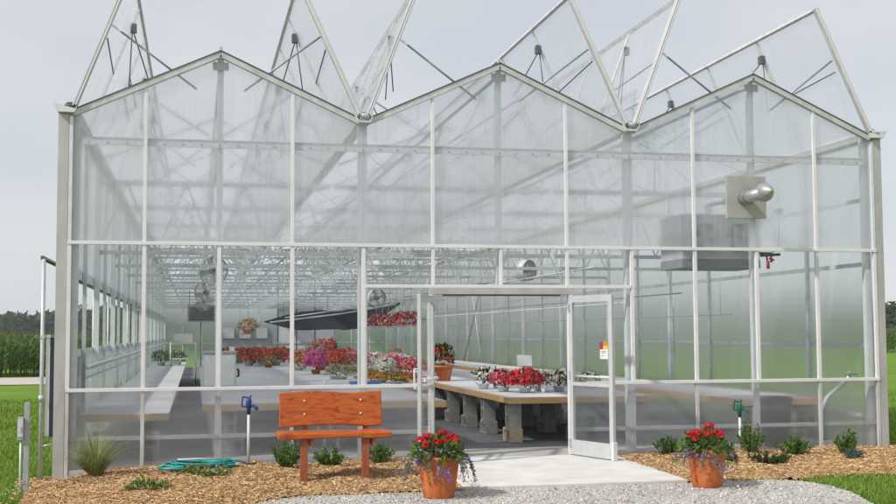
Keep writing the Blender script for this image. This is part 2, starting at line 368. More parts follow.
def mulch(poly, name, lab, x0, x1, y0, y1, step, nchips):
    b = MB(); idx = {}
    nx = int((x1-x0)/step); ny = int((y1-y0)/step)
    for i in range(nx+1):
        for j in range(ny+1):
            x = x0+i*step; y = y0+j*step; h = mulch_h(x, y, poly)
            if h is not None: idx[i, j] = len(b.v); b.v.append((x, y, h))
    for i in range(nx):
        for j in range(ny):
            k = [(i,j),(i+1,j),(i+1,j+1),(i,j+1)]
            if all(q in idx for q in k): b.f.append(tuple(idx[q] for q in k)); b.m.append(0); b.sm.append(True)
    tag(b.build(name, M['mulch']), lab, None, None, 'structure')
    b = MB(); n = 0
    while n < nchips:
        x = random.uniform(x0, x1); y = random.uniform(y0, y1); h = mulch_h(x, y, poly)
        if h is None:
            if y > -.1 or random.random() > .25: continue
            if abs(random.gauss(0,.13)) < dist_edge(x, y, poly): continue
            h = max(.005, ground_z(x) + .006) if not (4.4 < x < 6.95) else .045
        n += 1
        l = random.uniform(.012, .05) * (1.9 if random.random() < .06 else 1); w = random.uniform(.004, .012) * (1.5 if random.random() < .08 else 1)
        a = random.random()*6.28; d = Vector((math.cos(a), math.sin(a), random.gauss(0,.25))).normalized()
        up = Vector((random.gauss(0,.4), random.gauss(0,.4), 1)).normalized()
        s_ = d.cross(up).normalized()*w*.5; tt = s_.cross(d).normalized()*.003
        c = Vector((x, y, h + .004 + random.random()*.012)); e = d*l*.5
        # a chip with a ridge: three long faces
        k = len(b.v); b.v += [tuple(c-e-s_), tuple(c-e+s_), tuple(c+e+s_), tuple(c+e-s_), tuple(c-e*.9+tt*2), tuple(c+e*.9+tt*2)]
        for q in ((1,2,5,4),(3,0,4,5),(0,1,4),(2,3,5)): b.f.append(tuple(k+i for i in q)); b.m.append(0); b.sm.append(False)
    tag(b.build('mulch_chips', M['chip']), 'loose wood chips lying over the ' + name.replace('_', ' '), None, None, 'stuff')
mulch(BL, 'mulch_bed', 'tan wood mulch bed under the bench, left of the walkway', -.45, 4.5, -4.3, .3, .06, 30000)
mulch(BR, 'mulch_bed', 'tan wood mulch bed right of the walkway', 6.84, 12.0, -3.0, .2, .06, 22000)

# concrete walk: slab outside and threshold inside
b = MB(); b.hexa([(4.34,-2.86,-.1),(6.85,-2.86,-.1),(6.97,-.06,-.1),(4.49,-.06,-.1),(4.34,-2.86,.042),(6.85,-2.86,.042),(6.97,-.06,.05),(4.49,-.06,.05)])
tag(b.build('concrete_walkway', M['concrete'], bevel=.008), 'pale concrete slab leading to the open door', None, None, 'structure')
b = MB(); b.box(.06, W-.06, 1.05, D-.06, -.2, FL-.004); tag(b.build('greenhouse_floor', M['floor']), 'dark weed mat floor inside the greenhouse', None, None, 'structure')
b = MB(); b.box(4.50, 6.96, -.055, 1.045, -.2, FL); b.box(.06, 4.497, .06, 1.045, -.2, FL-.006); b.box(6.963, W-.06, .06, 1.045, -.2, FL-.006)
M['concrete_in'] = plain('threshold concrete', (.42,.41,.39), (.34,.33,.31), .85, 0, 2.2, bump=.1, bscale=60)  # concrete in a darker tone than the slab outside
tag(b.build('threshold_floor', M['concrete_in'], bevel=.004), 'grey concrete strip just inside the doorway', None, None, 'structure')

# far pale road
b = MB(); b.quad((-300,29.5,-.105),(-2.6,29.5,-.105),(-2.6,36.8,-.105),(-300,36.8,-.105))
tag(b.build('farm_road', plain('pale dusty road', (.52,.48,.42), (.44,.40,.35), .95, 0, .5, bump=.2)), 'pale farm road running beside the cornfield', None, None, 'structure')

# lawn blades near the camera
def blades(name, lab, n, pick, hmin, hmax):
    b = MB(); k = 0
    while k < n:
        p = pick()
        if p is None: continue
        x, y, z = p; k += 1
        h = random.uniform(hmin, hmax); a = random.random()*6.28; w = random.uniform(.004, .008)*(1+abs(y)/14 if y > 0 else 1)
        lx, ly = random.gauss(0, h*.4), random.gauss(0, h*.4)
        sx, sy = math.cos(a)*w, math.sin(a)*w
        i = len(b.v); b.v += [(x-sx,y-sy,z),(x+sx,y+sy,z),(x+lx*.5+sx*.7,y+ly*.5+sy*.7,z+h*.65),(x+lx*.5-sx*.7,y+ly*.5-sy*.7,z+h*.65),(x+lx,y+ly,z+h)]
        b.f += [(i,i+1,i+2,i+3),(i+3,i+2,i+4)]; b.m += [0,0]; b.sm += [False]*2
    tag(b.build(name, M['grassblade']), lab, 'grass', None, 'stuff')
def pickL():
    y = -4.5 + 24*random.random()**2.2; x = random.uniform(-1.4 - (y+4.5)*.20, .2)
    if inside(x, y, BL) or inside(x, y, GR): 
        return None
    if x > -.06 and y > -.05: return None
    return x, y, ground_z(x) - .012
def pickR():
    y = -5.5 + 20*random.random()**2.0; x = random.uniform(7.6, 10.6 + (y+5.5)*.55)
    if inside(x, y, BR) or inside(x, y, GR): return None
    if x < W+.2 and y > -.2: return None
    return x, y, ground_z(x) - .012
blades('grass', 'short green lawn grass left of the greenhouse', 36000, pickL, .03, .085)
blades('grass', 'short green lawn grass at the right of the gravel', 46000, pickR, .03, .09)

# ------------------------------------------------------------------ greenhouse
gh = thing('greenhouse', 'long clear walled greenhouse with three gables and opened roof vents', 'greenhouse')
def part(b, name, mat, parent=None, bevel=0, label=None):
    o = b.build(name, mat, parent or gh, bevel=bevel)
    if label: o['label'] = label
    return o
def pbox(name, mat, x0, x1, y0, y1, z0, z1, parent=None, bevel=0, label=None):
    b = MB(); b.box(x0, x1, y0, y1, z0, z1); return part(b, name, mat, parent, bevel, label)
def roofz(x):
    u = (x % BAY_W) / BAY_W
    return ZE + (ZP - ZE) * (1 - abs(2*u - 1))
BAY_W = W / 3
# front posts behind the glazing
for i in range(0, 13, 2):
    x = i*P; z1 = ZE if i % 4 == 0 else ZP - .06
    w = .055 if i % 4 == 0 else .04
    if i in (0, 12): continue
    z0 = ZD if i == 6 else FL
    pbox('column', M['galv_light'], x-w, x+w, .05, .05+w*2, z0, z1)
for x0, x1 in ((.035, .12), (W-.12, W-.035)):
    pbox('column', M['galv_light'], x0, x1, .05, .14, -.1, ZE)
# corner trims outside the plane
for x0, x1 in ((-.135, -.006), (W+.006, W+.125)):
    pbox('corner_trim', M['trim'], x0, x1, -.035, .06, -.16, ZE-.02, bevel=.004)
# white lower and upper glazing bars
def mull(x, z0, z1, mat, w=.042, y0=-.042, y1=.0):
    pbox('mullion', mat, x-w/2, x+w/2, y0, y1, z0, z1, bevel=.003)
for i in range(13):
    x = min(max(i*P, .021), W-.021)
    if i in (5, 6, 7): mull(x, ZD+.022, ZB-.022, M['white_metal'])
    else: mull(x, ZS+.022, ZB-.022, M['white_metal'], .05)
    if i % 2 or i in (0, 12):
        mull(x, ZB+.022, (roofz(x) if i not in (0,12) else ZE) - .05, M['white_metal'] if i not in (0,12) else M['galv_light'], .045, -.04, .0)
    if i in (5, 6, 7): continue
    if i % 2 or i in (0, 12): mull(x, -.12 if i == 0 else -.02, ZS-.022, M['alu'], .045, -.04)
# horizontals
def rail(x0, x1, z, h, mat, y0=-.052, y1=.002): pbox('rail', mat, x0, x1, y0, y1, z-h/2, z+h/2, bevel=.003)
rail(-.004, W+.004, ZB, .044, M['white_metal'])
rail(0, 5*P-.03, ZS, .044, M['white_metal']); rail(7*P+.03, W, ZS, .044, M['white_metal'])
rail(4*P+.025, 8*P-.025, ZD, .044, M['white_metal'])
rail(0.022, 5*P-.03, .39, .05, M['alu'], .014, .05); rail(7*P+.03, W-.022, .37, .05, M['alu'], .014, .05)
pbox('purlin', M['white_metal'], .13, W-.13, .016, .046, ZM-.05, ZM+.012); pbox('purlin', M['galv'], .13, W-.13, .024, .06, ZM+.0125, ZM+.05)
b = MB()
for k in range(1, 48): b.lathe([(.0,-.007),(.008,-.006),(.008,0)], (k*W/48, .0155, ZM-.02), 8, axis='y')
part(b, 'purlin_bolts', M['dark_trim'])['kind'] = 'stuff'
pbox('base_board', M['trim'], 0, 5*P-.05, -.03, .03, -.2, .02); pbox('base_board', M['trim'], 7*P+.05, W, -.03, .03, -.2, .0)
# milky sheets, one per module
def slab(b, poly, y0, y1):
    n = len(poly); k = len(b.v)
    b.v += [(x, y0, z) for x, z in poly] + [(x, y1, z) for x, z in poly]
    b.f.append(tuple(k+i for i in range(n))); b.f.append(tuple(k+n+i for i in range(n))[::-1])
    for i in range(n): j = (i+1) % n; b.f.append((k+j, k+i, k+n+i, k+n+j))
    c = n + 2; b.m += [0]*c; b.sm += [False]*c
for i in range(12):
    x0, x1 = i*P + .006, (i+1)*P - .006
    b = MB(); slab(b, [(x0, ZB+.024), (x1, ZB+.024), (x1, roofz(x1)-.03 if i % 4 != 3 else roofz(x1-.001)-.03), (x0, roofz(x0+.001)-.03)], .003, .011); part(b, 'wall_panel', M['sheet'])
    if i not in (5, 6):
        a0, a1 = x0, x1
        if i == 4: a1 = 5*P - .03
        if i == 7: a0 = 7*P + .03
        b = MB(); slab(b, [(a0, -.14 if i == 0 else -.03), (a1, -.03), (a1, ZS-.024), (a0, ZS-.024)], .003, .011); part(b, 'wall_panel', M['sheet_low'])
    b = MB(); z0 = ZS+.024 if i not in (4,5,6,7) else ZD+.024
    slab(b, [(x0, z0), (x1, z0), (x1, ZB-.024), (x0, ZB-.024)], .003, .007); part(b, 'window_pane', M['glass'])
for a, c in ((4*P+.03, 5*P-.03), (7*P+.03, 8*P-.03)):
    b = MB(); slab(b, [(a, ZS+.024), (c, ZS+.024), (c, ZD-.024), (a, ZD-.024)], .003, .007); part(b, 'window_pane', M['glass'])
# gable rafters with dark cap
for k in range(3):
    xa, xb, xm = k*BAY_W, (k+1)*BAY_W, (k+.5)*BAY_W
    for (p, q) in (((xa+.05, ZE+.02), (xm, ZP)), ((xb-.05, ZE+.02), (xm, ZP))):
        b = MB(); b.bar((p[0], -.02, p[1]-.03), (q[0], -.02, q[1]-.03), .075, .07); r = part(b, 'gable_rafter', M['alu'])
        b = MB(); b.bar((p[0], -.02, p[1]+.015), (q[0], -.02, q[1]+.015), .09, .016); part(b, 'cap_strip', M['dark_trim'], r)
    b = MB(); b.box(xm-.02, xm+.02, -.05, .03, ZP-.02, ZP+.07); b.box(xm-.10, xm+.10, .014, .03, ZP-.22, ZP-.12); part(b, 'ridge_bracket', M['galv'])
    # ridge tube running back
    b = MB(); b.tube([(xm, .05, ZP-.14), (xm, D, ZP-.14)], .025, 6); part(b, 'ridge_tube', M['steel_rod'])
# gutters
def slab_end(b, poly):
    k = len(b.v); b.v += [(px,-.104,pz) for px, pz in poly] + [(px,-.098,pz) for px, pz in poly]; n = len(poly)
    b.f += [tuple(range(k,k+n)), tuple(range(k+n,k+2*n))[::-1]]; b.m += [0,0]; b.sm += [False]*2
    for i in range(n): j = (i+1)%n; b.f.append((k+j,k+i,k+n+i,k+n+j)); b.m.append(0); b.sm.append(False)
for k in range(4):
    x = k*BAY_W; b = MB()
    if k == 0: prof = [(-.20,.10),(-.14,-.01),(.06,-.01),(.09,.06),(.075,.06),(.05,.01),(-.13,.01),(-.185,.105)]
    elif k == 3: prof = [(.20,.10),(.14,-.01),(-.06,-.01),(-.09,.06),(-.075,.06),(-.05,.01),(.13,.01),(.185,.105)][::-1]
    else: prof = [(-.13,.09),(-.08,-.02),(.08,-.02),(.13,.09),(.115,.09),(.07,0),(-.07,0),(-.115,.09)]
    n = len(prof)
    base = len(b.v); b.v += [(x+px, -.10, ZE+.0+pz) for px, pz in prof] + [(x+px, D+.1, ZE+pz) for px, pz in prof]
    for i in range(n): j = (i+1) % n; b.f.append((base+j, base+i, base+n+i, base+n+j)); b.m.append(0); b.sm.append(False)
    for q in ((0,1,6,7),(1,2,5,6),(2,3,4,5)): b.f.append(tuple(base+i for i in q)); b.m.append(0); b.sm.append(False)
    if k in (0, 3): sg = -1 if k == 0 else 1; slab_end(b, [(x+sg*.20,ZE+.10),(x+sg*.14,ZE-.01),(x-sg*.06,ZE-.01),(x-sg*.09,ZE+.055)])
    part(b, 'gutter', M['galv_light'])
    b = MB(); b.box(x-.03, x+.03, -.06, -.02, ZE+.0, ZE+.12); b.tube([(x-.05,-.08,ZE+.08),(x+.07,-.08,ZE+.05)], .03, 8); part(b, 'hinge_bracket', M['dark_trim'] if k == 0 else M['galv'])
# roof vents, hinged at the gutters and thrown open
VL = 1.90
for k in range(3):
    xm = (k+.5)*BAY_W
    for side in (-1, 1):
        hx = k*BAY_W + .06 if side < 0 else (k+1)*BAY_W - .06
        ang = R(69.3) if side < 0 else R(114.6)
        d = Vector((math.cos(ang), 0, math.sin(ang))); nrm = Vector((-side*abs(d.z), 0, abs(d.x)))   # towards bay centre
        H = Vector((hx, 0, ZE+.08))
        vroot = bpy.data.objects.new('roof_vent', None); col.objects.link(vroot); vroot.parent = gh
        pt = lambda s, y, o=0: H + d*s + Vector((0,y,0)) + nrm*o
        b = MB()
        nb = 24; yb = [-.03 + (D+.03)*i/nb for i in range(nb+1)]
        for i in range(nb):
            y0, y1 = yb[i]+.03, yb[i+1]-.03
            b.hexa([pt(.04,y0,-.005),pt(VL-.04,y0,-.005),pt(VL-.04,y1,-.005),pt(.04,y1,-.005),pt(.04,y0,.005),pt(VL-.04,y0,.005),pt(VL-.04,y1,.005),pt(.04,y1,.005)])
        part(b, 'glazing', M['sheet_roof'], vroot)
        b = MB()
        up = nrm
        b.bar(pt(0,-.06), pt(0,D), .06, .05, up); b.bar(pt(VL,-.06), pt(VL,D), .055, .045, up)
        part(b, 'edge_rail', M['alu'], vroot)
        b = MB(); b.bar(pt(0,-.06), pt(VL+.02,-.06), .075, .06, up); part(b, 'end_bar', M['alu'], vroot)
        b = MB(); b.bar(pt(.0,-.105,.012), pt(VL,-.105,.012), .016, .022, up); b.bar(pt(.0,-.105,-.022), pt(VL,-.105,-.022), .016, .014, up); part(b, 'end_strip', M['white_metal'], vroot)
        b = MB(); b.bar(pt(.0,-.10,-.006), pt(VL,-.10,-.006), .012, .010, up); part(b, 'seal', M['dark_trim'], vroot)
        for i in range(1, nb+1):
            b = MB(); b.bar(pt(.03,yb[i]), pt(VL-.03,yb[i]), .045, .04, up); part(b, 'vent_bar', M['galv_light'] if i < nb else M['alu'], vroot)
        # brace across first field and truss rods to the bars
        for i in range(13):
            y = -.0 if i == 0 else yb[2*i] - (0 if i < 12 else .1)
            tgt = Vector((xm - side*(.30 if i % 2 == 0 else .10) * -1, y + .05, ZE + .36))
            b = MB(); b.tube([pt(1.12, y+.05, .03), tgt], .014, 6)
            part(b, 'push_rod', M['steel_rod'], vroot)
        for i in range(1, 8):
            y = yb[i]; b = MB()
            if i % 2 == 1:
                b.tube([pt(1.55, y, .03), pt(.75, y+.9, .55)], .010, 5); b.tube([pt(1.55, y, .03), pt(.5, y+.1, .38)], .009, 5)
                b.tube([pt(.85, y, .03), pt(.95, y-1.7, .03)], .010, 5); b.box(*(lambda q: (q.x-.04,q.x+.04,q.y-.05,q.y+.05,q.z-.06,q.z+.06))(pt(1.55,y,.05)))
            else:
                b.tube([pt(1.2, y, .03), pt(.45, y-.6, .45)], .010, 5); b.tube([pt(.45, y, .03), pt(.45, y-.6, .45)], .008, 5)
            part(b, 'truss_rod', M['dark_steel'], vroot)
# lattice trusses on every column line, and frames between
for k in range(3):
    xa, xb, xm = k*BAY_W, (k+1)*BAY_W, (k+.5)*BAY_W
    for j in range(1, 13):
        y = j*BAY if j < 12 else D - .12
        b = MB(); zt, zb = 4.0, 2.92
        b.bar((xa+.04,y,zt),(xb-.04,y,zt), .06, .075); b.bar((xa+.04,y,zb),(xb-.04,y,zb), .05, .06)
        nweb = 8
        for i in range(nweb):
            x0 = xa + .04 + (BAY_W-.08)*i/nweb; x1 = xa + .04 + (BAY_W-.08)*(i+1)/nweb
            za, zc = (zb, zt) if i % 2 == 0 else (zt, zb)
            b.tube([(x0,y,za),(x1,y,zc)], .013, 5, False)
        # small king-post frame up to the ridge tube
        b.tube([(xa+.1,y,ZE-.05),(xm,y,ZP-.2)], .016, 5); b.tube([(xb-.1,y,ZE-.05),(xm,y,ZP-.2)], .016, 5); b.tube([(xm,y,zt),(xm,y,ZP-.14)], .02, 5)
        b.tube([(xa+BAY_W*.25,y,zt),(xm,y,ZP-.5)], .012, 5); b.tube([(xb-BAY_W*.25,y,zt),(xm,y,ZP-.5)], .012, 5)
        part(b, 'truss', M['galv'])
# columns under the valleys are carried by trusses; side wall columns
for j in range(1, 13):
    y = j*BAY if j < 12 else D-.06
    for x0, x1 in ((.02, .10), (W-.10, W-.02)):
        pbox('column', M['galv_light'], x0, x1, y-.05, y+.05, -.1, ZE)
for j in range(12):
    y = j*BAY + BAY/2
    pbox('side_stud', M['galv'], .02, .07, y-.03, y+.03, -.1, ZE); pbox('side_stud', M['galv'], W-.07, W-.02, y-.03, y+.03, -.1, ZE)
# side sheets
for j in range(12):
    y0, y1 = j*BAY + (.07 if j == 0 else .02), (j+1)*BAY - .02
    pbox('side_panel', M['sheet_side'], W+.002, W+.010, y0, y1, -.1, ZE-.03)
    pbox('side_panel', M['sheet'], -.010, -.002, y0, y1, -.12, 1.40); pbox('side_panel', M['sheet'], -.010, -.002, y0, y1, 2.45, ZE-.03)
for z in (.45, 1.46, 2.62, 3.55): pbox('girt', M['galv'], W-.015, W-.001, .15, D-.1, z-.03, z+.03)
for z, h in ((1.42, .05), (2.46, .06), (.5, .04)): pbox('girt', M['galv_light'], .001, .016, .15, D-.1, z-h, z+h)
b = MB()
for (ya, yb_) in ((23.0, 26.0), (12.2, 14.4)): pass
b.tube([(W-.16,23.06,.5),(W-.16,24.4,2.9)], .022, 6); part(b, 'wind_brace', M['white_metal'])
b = MB(); b.tube([(W-.20,25.8,.5),(W-.20,23.3,2.9)], .018, 6); part(b, 'wind_brace', M['steel_rod'])
# end wall at the back: milky sheets, a pale solid leaf with blue seams
for i in range(12):
    x0, x1 = i*P+.01, (i+1)*P-.01
    if i in (6, 7, 8): 
        pbox('back_panel', M['grey_white_panel'], x0, x1, D-.03, D, .1, 3.0); pbox('back_panel', M['sheet_side'], x0, x1, D-.01, D, 3.05, roofz(x0+.1)-.05)
    else: pbox('back_panel', M['sheet_side'], x0, x1, D-.01, D, -.1, min(roofz(x0+.03), roofz(x1-.03))-.05)
    pbox('back_mullion', M['galv_light'] if i not in (6,7,8) else M['blue_paint'], i*P-.02, i*P+.02, D-.05, D-.032, .1, ZE-.1)
for z in (1.2, 2.2, 3.02): pbox('back_rail', M['galv'], .1, W-.1, D-.075, D-.055, z-.025, z+.025)
# long pipes
b = MB(); b.tube([(.22,.4,1.25),(.22,D-1,1.25)], .03, 8); b.tube([(.2,.4,1.12),(.2,D-1,1.12)], .015, 6); part(b, 'heating_pipe', M['galv'])
for x, z in ((7.9,2.72),(9.4,2.3),(10.3,1.95),(8.6,2.15),(2.9,2.86),(5.4,2.86)):
    b = MB(); b.tube([(x,3.2,z),(x,D-1,z)], .013, 6)
    for j in range(1, 12): b.tube([(x,j*BAY,z),(x,j*BAY,2.92)], .005, 4)
    part(b, 'irrigation_line', M['galv'])
# door frame, leaves
def doorframe():
    b = MB(); b.box(4.505, 6.465, -.06, .06, ZD-.105, ZD-.026); o = part(b, 'door_header', M['trim'], bevel=.004)
    b = MB(); b.box(4.70, 6.3, -.04, .02, ZD-.125, ZD-.107); part(b, 'door_track', M['dark_trim'], o)
    for x0, x1 in ((4.505,4.56),(6.41,6.465)): pbox('door_jamb', M['white_metal'], x0, x1, -.06, .06, FL, ZD-.107, bevel=.004)
doorframe()
def leafdoor(hx, ang, flip, label):
    """leaf of local +x from the hinge; outside face is local -y when closed"""
    r = bpy.data.objects.new('door', None); col.objects.link(r); r.parent = gh; r.location = (hx, -.065, FL+.012); r.rotation_euler.z = ang; r['label'] = label
    w, h = .905, 2.08
    b = MB(); t_ = .022
    b.box(0, .075, -t_, t_, 0, h); b.box(w-.075, w, -t_, t_, 0, h); b.box(.075, w-.075, -t_, t_, 0, .19); b.box(.075, w-.075, -t_, t_, h-.09, h); b.box(.075,w-.075,-t_,t_,.90,.945)
    part(b, 'door_frame', M['door_alu'], r, .003)
    b = MB(); b.box(.075, w-.075, -.003, .003, .19, .90); b.box(.075, w-.075, -.003, .003, .945, h-.09); part(b, 'glass', M['glass'], r)
    b = MB(); s = 1 if flip else -1
    yy = s*(t_+.05)
    b.tube([(.05,yy,1.02),(w-.05,yy,1.02)], .016, 8); b.box(.03,.07,min(0,yy),max(0,yy),1.0,1.04); b.box(w-.07,w-.03,min(0,yy),max(0,yy),1.0,1.04)
    part(b, 'push_bar', M['white_metal'], r)
    b = MB(); yo = -s*(t_+.045)
    if flip == 1: b.tube([(w-.04,-s*t_,.92),(w-.04,yo,.92),(w-.04,yo,1.16),(w-.04,-s*t_,1.16)], .012, 8)
    if flip == 1: part(b, 'handle', M['white_metal'], r)
    b = MB(); b.box(.0,.03,-.045,.045,.1,.2); b.box(0,.03,-.045,.045,h-.2,h-.1); b.box(0,.03,-.045,.045,h/2-.05,h/2+.05); part(b, 'hinge', M['galv'], r)
    if flip == 2:
        b = MB(); b.box(w-.03,w+.012,-.03,.03,-.01,.22); part(b, 'door_stop', M['white_metal'], r)
    return r
dl = leafdoor(4.555, -R(112), 1, 'door leaf swung out on the left of the doorway')
dr = leafdoor(6.415, -R(71), 2, 'door leaf swung out on the right with stickers')
def sticker():
    s = -1
    x0, x1 = .905-.235, .905-.078; y = -.0255
    # on the outer glass, towards the free stile
    b = MB(); f = .026
    b.box(x0, x1, -f-.0015, -f, 1.380, 1.460); o = part(b, 'sticker', M['card'], dr); o['label'] = 'white paper notice stuck on the door'
    b = MB(); b.box(x0, x1, -f-.003, -f, 1.260, 1.379); b.mi = 1
    for i, z in enumerate((1.350,1.330,1.295)): b.box(x0+.02, x1-.02-.02*i, -f-.0045, -f-.003, z, z+.010)
    part(b, 'sticker', [M['card'], M['ink']], dr)
    for a, c, mname, z0, z1 in ((x0, x0+.065, 'purple', 1.425, 1.480), (x0+.065, x1, 'orange', 1.425, 1.480), (x0, x0+.065, 'red_paint', 1.382, 1.424), (x0+.065, x1, 'yellow', 1.382, 1.424)):
        b = MB(); b.box(a, c, -f-.004, -f-.0016, z0, z1); part(b, 'sticker', M[mname], dr)
sticker()
# left side vent awning on its outer posts
b = MB(); aw = bpy.data.objects.new('side_vent', None); col.objects.link(aw); aw.parent = gh
b.hexa([(-.02,-.01,2.50),(-.30,-.01,2.60),(-.30,D,2.60),(-.02,D,2.50),(-.02,-.01,2.512),(-.30,-.01,2.612),(-.30,D,2.612),(-.02,D,2.512)])
part(b, 'vent_sheet', plain('green grey vent sheet', (.22,.26,.18), (.16,.19,.13), .6), aw)
b = MB(); b.bar((-.30,-.012,2.605),(-.30,D,2.605), .03, .05); b.bar((-.035,-.012,2.46),(-.035,D,2.46), .03, .17); part(b, 'vent_rail', M['dark_steel'], aw)
for j in range(13):
    y = -.03 if j == 0 else j*BAY*.995
    b = MB(); b.tube([(-.275, y, -.18), (-.275, y, 2.585)], .024, 8)
    if j == 0: b.tube([(-.275,y,.86),(-.275,y,.93)], .034, 8); b.tube([(-.275,y,.32),(-.14,y,.34)], .012, 6); b.box(-.30,-.25,y-.03,y+.03,1.62,1.66)
    part(b, 'vent_post', M['galv'], aw)

# ------------------------------------------------------------------ things around the corner
o = thing('curtain_panel', 'narrow white edge panel with navy strip beside the left corner trim', 'panel', (0,0,0))
b = MB(); b.box(-.235,-.185,-.02,2.4,.44,1.62); part(b, 'board', M['white_paint'], o, .004)
b = MB(); b.box(-.183,-.142,-.018,2.4,.43,1.63); part(b, 'edging', M['navy'], o)
b = MB(); b.box(-.265,-.18,-.03,2.4,1.625,1.665); part(b, 'cap', M['galv'], o)
o = thing('utility_post', 'grey steel post with a small electrical box in the lawn by the left corner', 'utility post', (-.31,-1.0,-.12))
b = MB(); b.box(-.028,.032,-.02,.02,-.1,1.02); part(b, 'post', M['grey_paint'], o, .004)
b = MB(); b.box(-.095,-.03,-.05,.02,.60,.86); part(b, 'electrical_box', M['grey_paint'], o, .006)
b = MB(); b.box(-.092,-.033,-.056,-.0505,.64,.84); b.box(-.07,-.055,-.066,-.056,.70,.76); part(b, 'box_cover', M['light_paint'], o)
b = MB(); b.tube([(-.06,-.015,-.1),(-.06,-.015,.6)], .011, 8); part(b, 'conduit', M['galv_light'], o)

# exhaust vent on the gable wall
o = thing('exhaust_vent', 'square metal plate with elbow exhaust pipe on the right gable', 'exhaust vent', (9.0,0,3.52))
b = MB(); b.box(-.295,.295,-.048,-.004,-.295,.295); part(b, 'plate', plain('tan grey galvanised plate', (.47,.465,.44), (.38,.375,.355), .5, .2, 4, bump=.05), o, .004)
b = MB(); b.tube([(-.05,-.05,-.02),(-.05,-.22,-.02),(-.03,-.30,-.01),(.03,-.36,.01),(.10,-.40,.03)], .085, 20); part(b, 'elbow_pipe', M['galv_dull'], o)
b = MB(); b.lathe([(.0,-.17),(.05,-.14),(.125,.0),(.13,.05),(.10,.10),(.09,.12)], (.10,-.42,.03), 24, axis='y'); b.lathe([(.095,-.02),(.105,0),(.095,.02)], (-.05,-.20,-.02), 20, axis='y'); part(b, 'cone_cap', M['galv_dull'], o)

# ------------------------------------------------------------------ heaters and fans
o = thing('unit_heater', 'big grey unit heater with two fans hanging behind the right gable glass', 'heater', (8.7,1.5,2.62))
b = MB(); b.box(0,1.26,0,.85,.13,.82); part(b, 'cabinet', M['grey_paint'], o, .008)
b = MB(); b.box(-.006,1.266,-.006,.856,0,.128); part(b, 'base_pan', plain('mid grey enamel', (.22,.24,.26), (.18,.2,.22), .45), o, .006)
for cx in (.36, .90):
    b = MB(); b.lathe([(.215,-.03),(.215,.0)], (cx,0,.47), 28, axis='y')
    b.mi = 1
    for r_ in (.06,.11,.16,.21): b.lathe([(r_-.004,-.03),(r_+.004,-.034),(r_+.004,-.028),(r_-.004,-.028)], (cx,0,.47), 28, axis='y')
    for a in range(4):
        t_ = a*math.pi/2+.4; d = Vector((math.cos(t_),0,math.sin(t_))); q = Vector((-d.z,0,d.x)); c = Vector((cx,-.012,.47))
        b.hexa([c+d*.04-q*.03, c+d*.19-q*.07, c+d*.19+q*.07+Vector((0,-.01,0)), c+d*.04+q*.03, c+d*.04-q*.03+Vector((0,.004,0)), c+d*.19-q*.07+Vector((0,.004,0)), c+d*.19+q*.07+Vector((0,-.006,0)), c+d*.04+q*.03+Vector((0,.004,0))])
    b.mi = 2; b.lathe([(.0,-.002),(.205,-.002)], (cx,0,.47), 28, axis='y')
    part(b, 'fan', [M['light_paint'], M['steel_rod'], M['dark_plastic']], o)
b = MB()
for x in (.1,1.16):
    for y in (.1,.75): b.tube([(x,y,.82),(x,y,1.42)], .008, 5)
part(b, 'hanger_rod', M['steel_rod'], o)
b = MB(); b.tube([(1.26,.1,.24),(1.50,.1,.24),(1.50,.1,.10)], .018, 8); b.tube([(1.42,.1,.24),(1.42,.06,.05)], .014, 8); b.tube([(1.30,.05,.2),(1.62,.05,.22)], .022, 8); part(b, 'gas_valve', M['dark_plastic'], o)
b = MB(); b.tube([(1.42,.05,.0),(1.42,.05,.12)], .026, 8); b.tube([(1.44,.05,.16),(1.52,.05,.13)], .016, 8); part(b, 'valve_handle', M['red_paint'], o)
b = MB(); b.tube([(1.50,.1,.24),(1.62,.12,.30),(1.66,.14,.5),(1.66,.14,1.4)], .012, 8); b.box(1.62,1.70,.10,.17,.86,.94); part(b, 'gas_pipe', M['grey_paint'], o)
b = MB(); b.tube([(.62,.4,.82),(.62,.4,.95),(.5,.2,1.0),(.27,-.9,.92),(.25,-1.40,.88)], .05, 10); part(b, 'flue', M['galv_light'], o)

o = thing('louvred_heater', 'dark grey louvred heater hanging far back on the left', 'heater', (1.29,20,2.02))
b = MB(); b.box(0,.80,0,.6,0,.50); part(b, 'cabinet', M['grey_paint'], o, .01)
b = MB()
for i in range(6): b.hexa([(.04,-.05,.04+i*.075),(.76,-.05,.04+i*.075),(.76,-.002,.075+i*.075),(.04,-.002,.075+i*.075),(.04,-.05,.048+i*.075),(.76,-.05,.048+i*.075),(.76,-.002,.083+i*.075),(.04,-.002,.083+i*.075)])
part(b, 'louvre', M['dark_steel'], o)
b = MB(); b.tube([(.06,.3,.5),(.06,.3,.9)], .01, 6); b.tube([(.74,.3,.5),(.74,.3,.9)], .01, 6); b.tube([(.40,.3,0),(.40,.3,-1.9)], .015, 6); part(b, 'hanger_rod', M['dark_steel'], o)

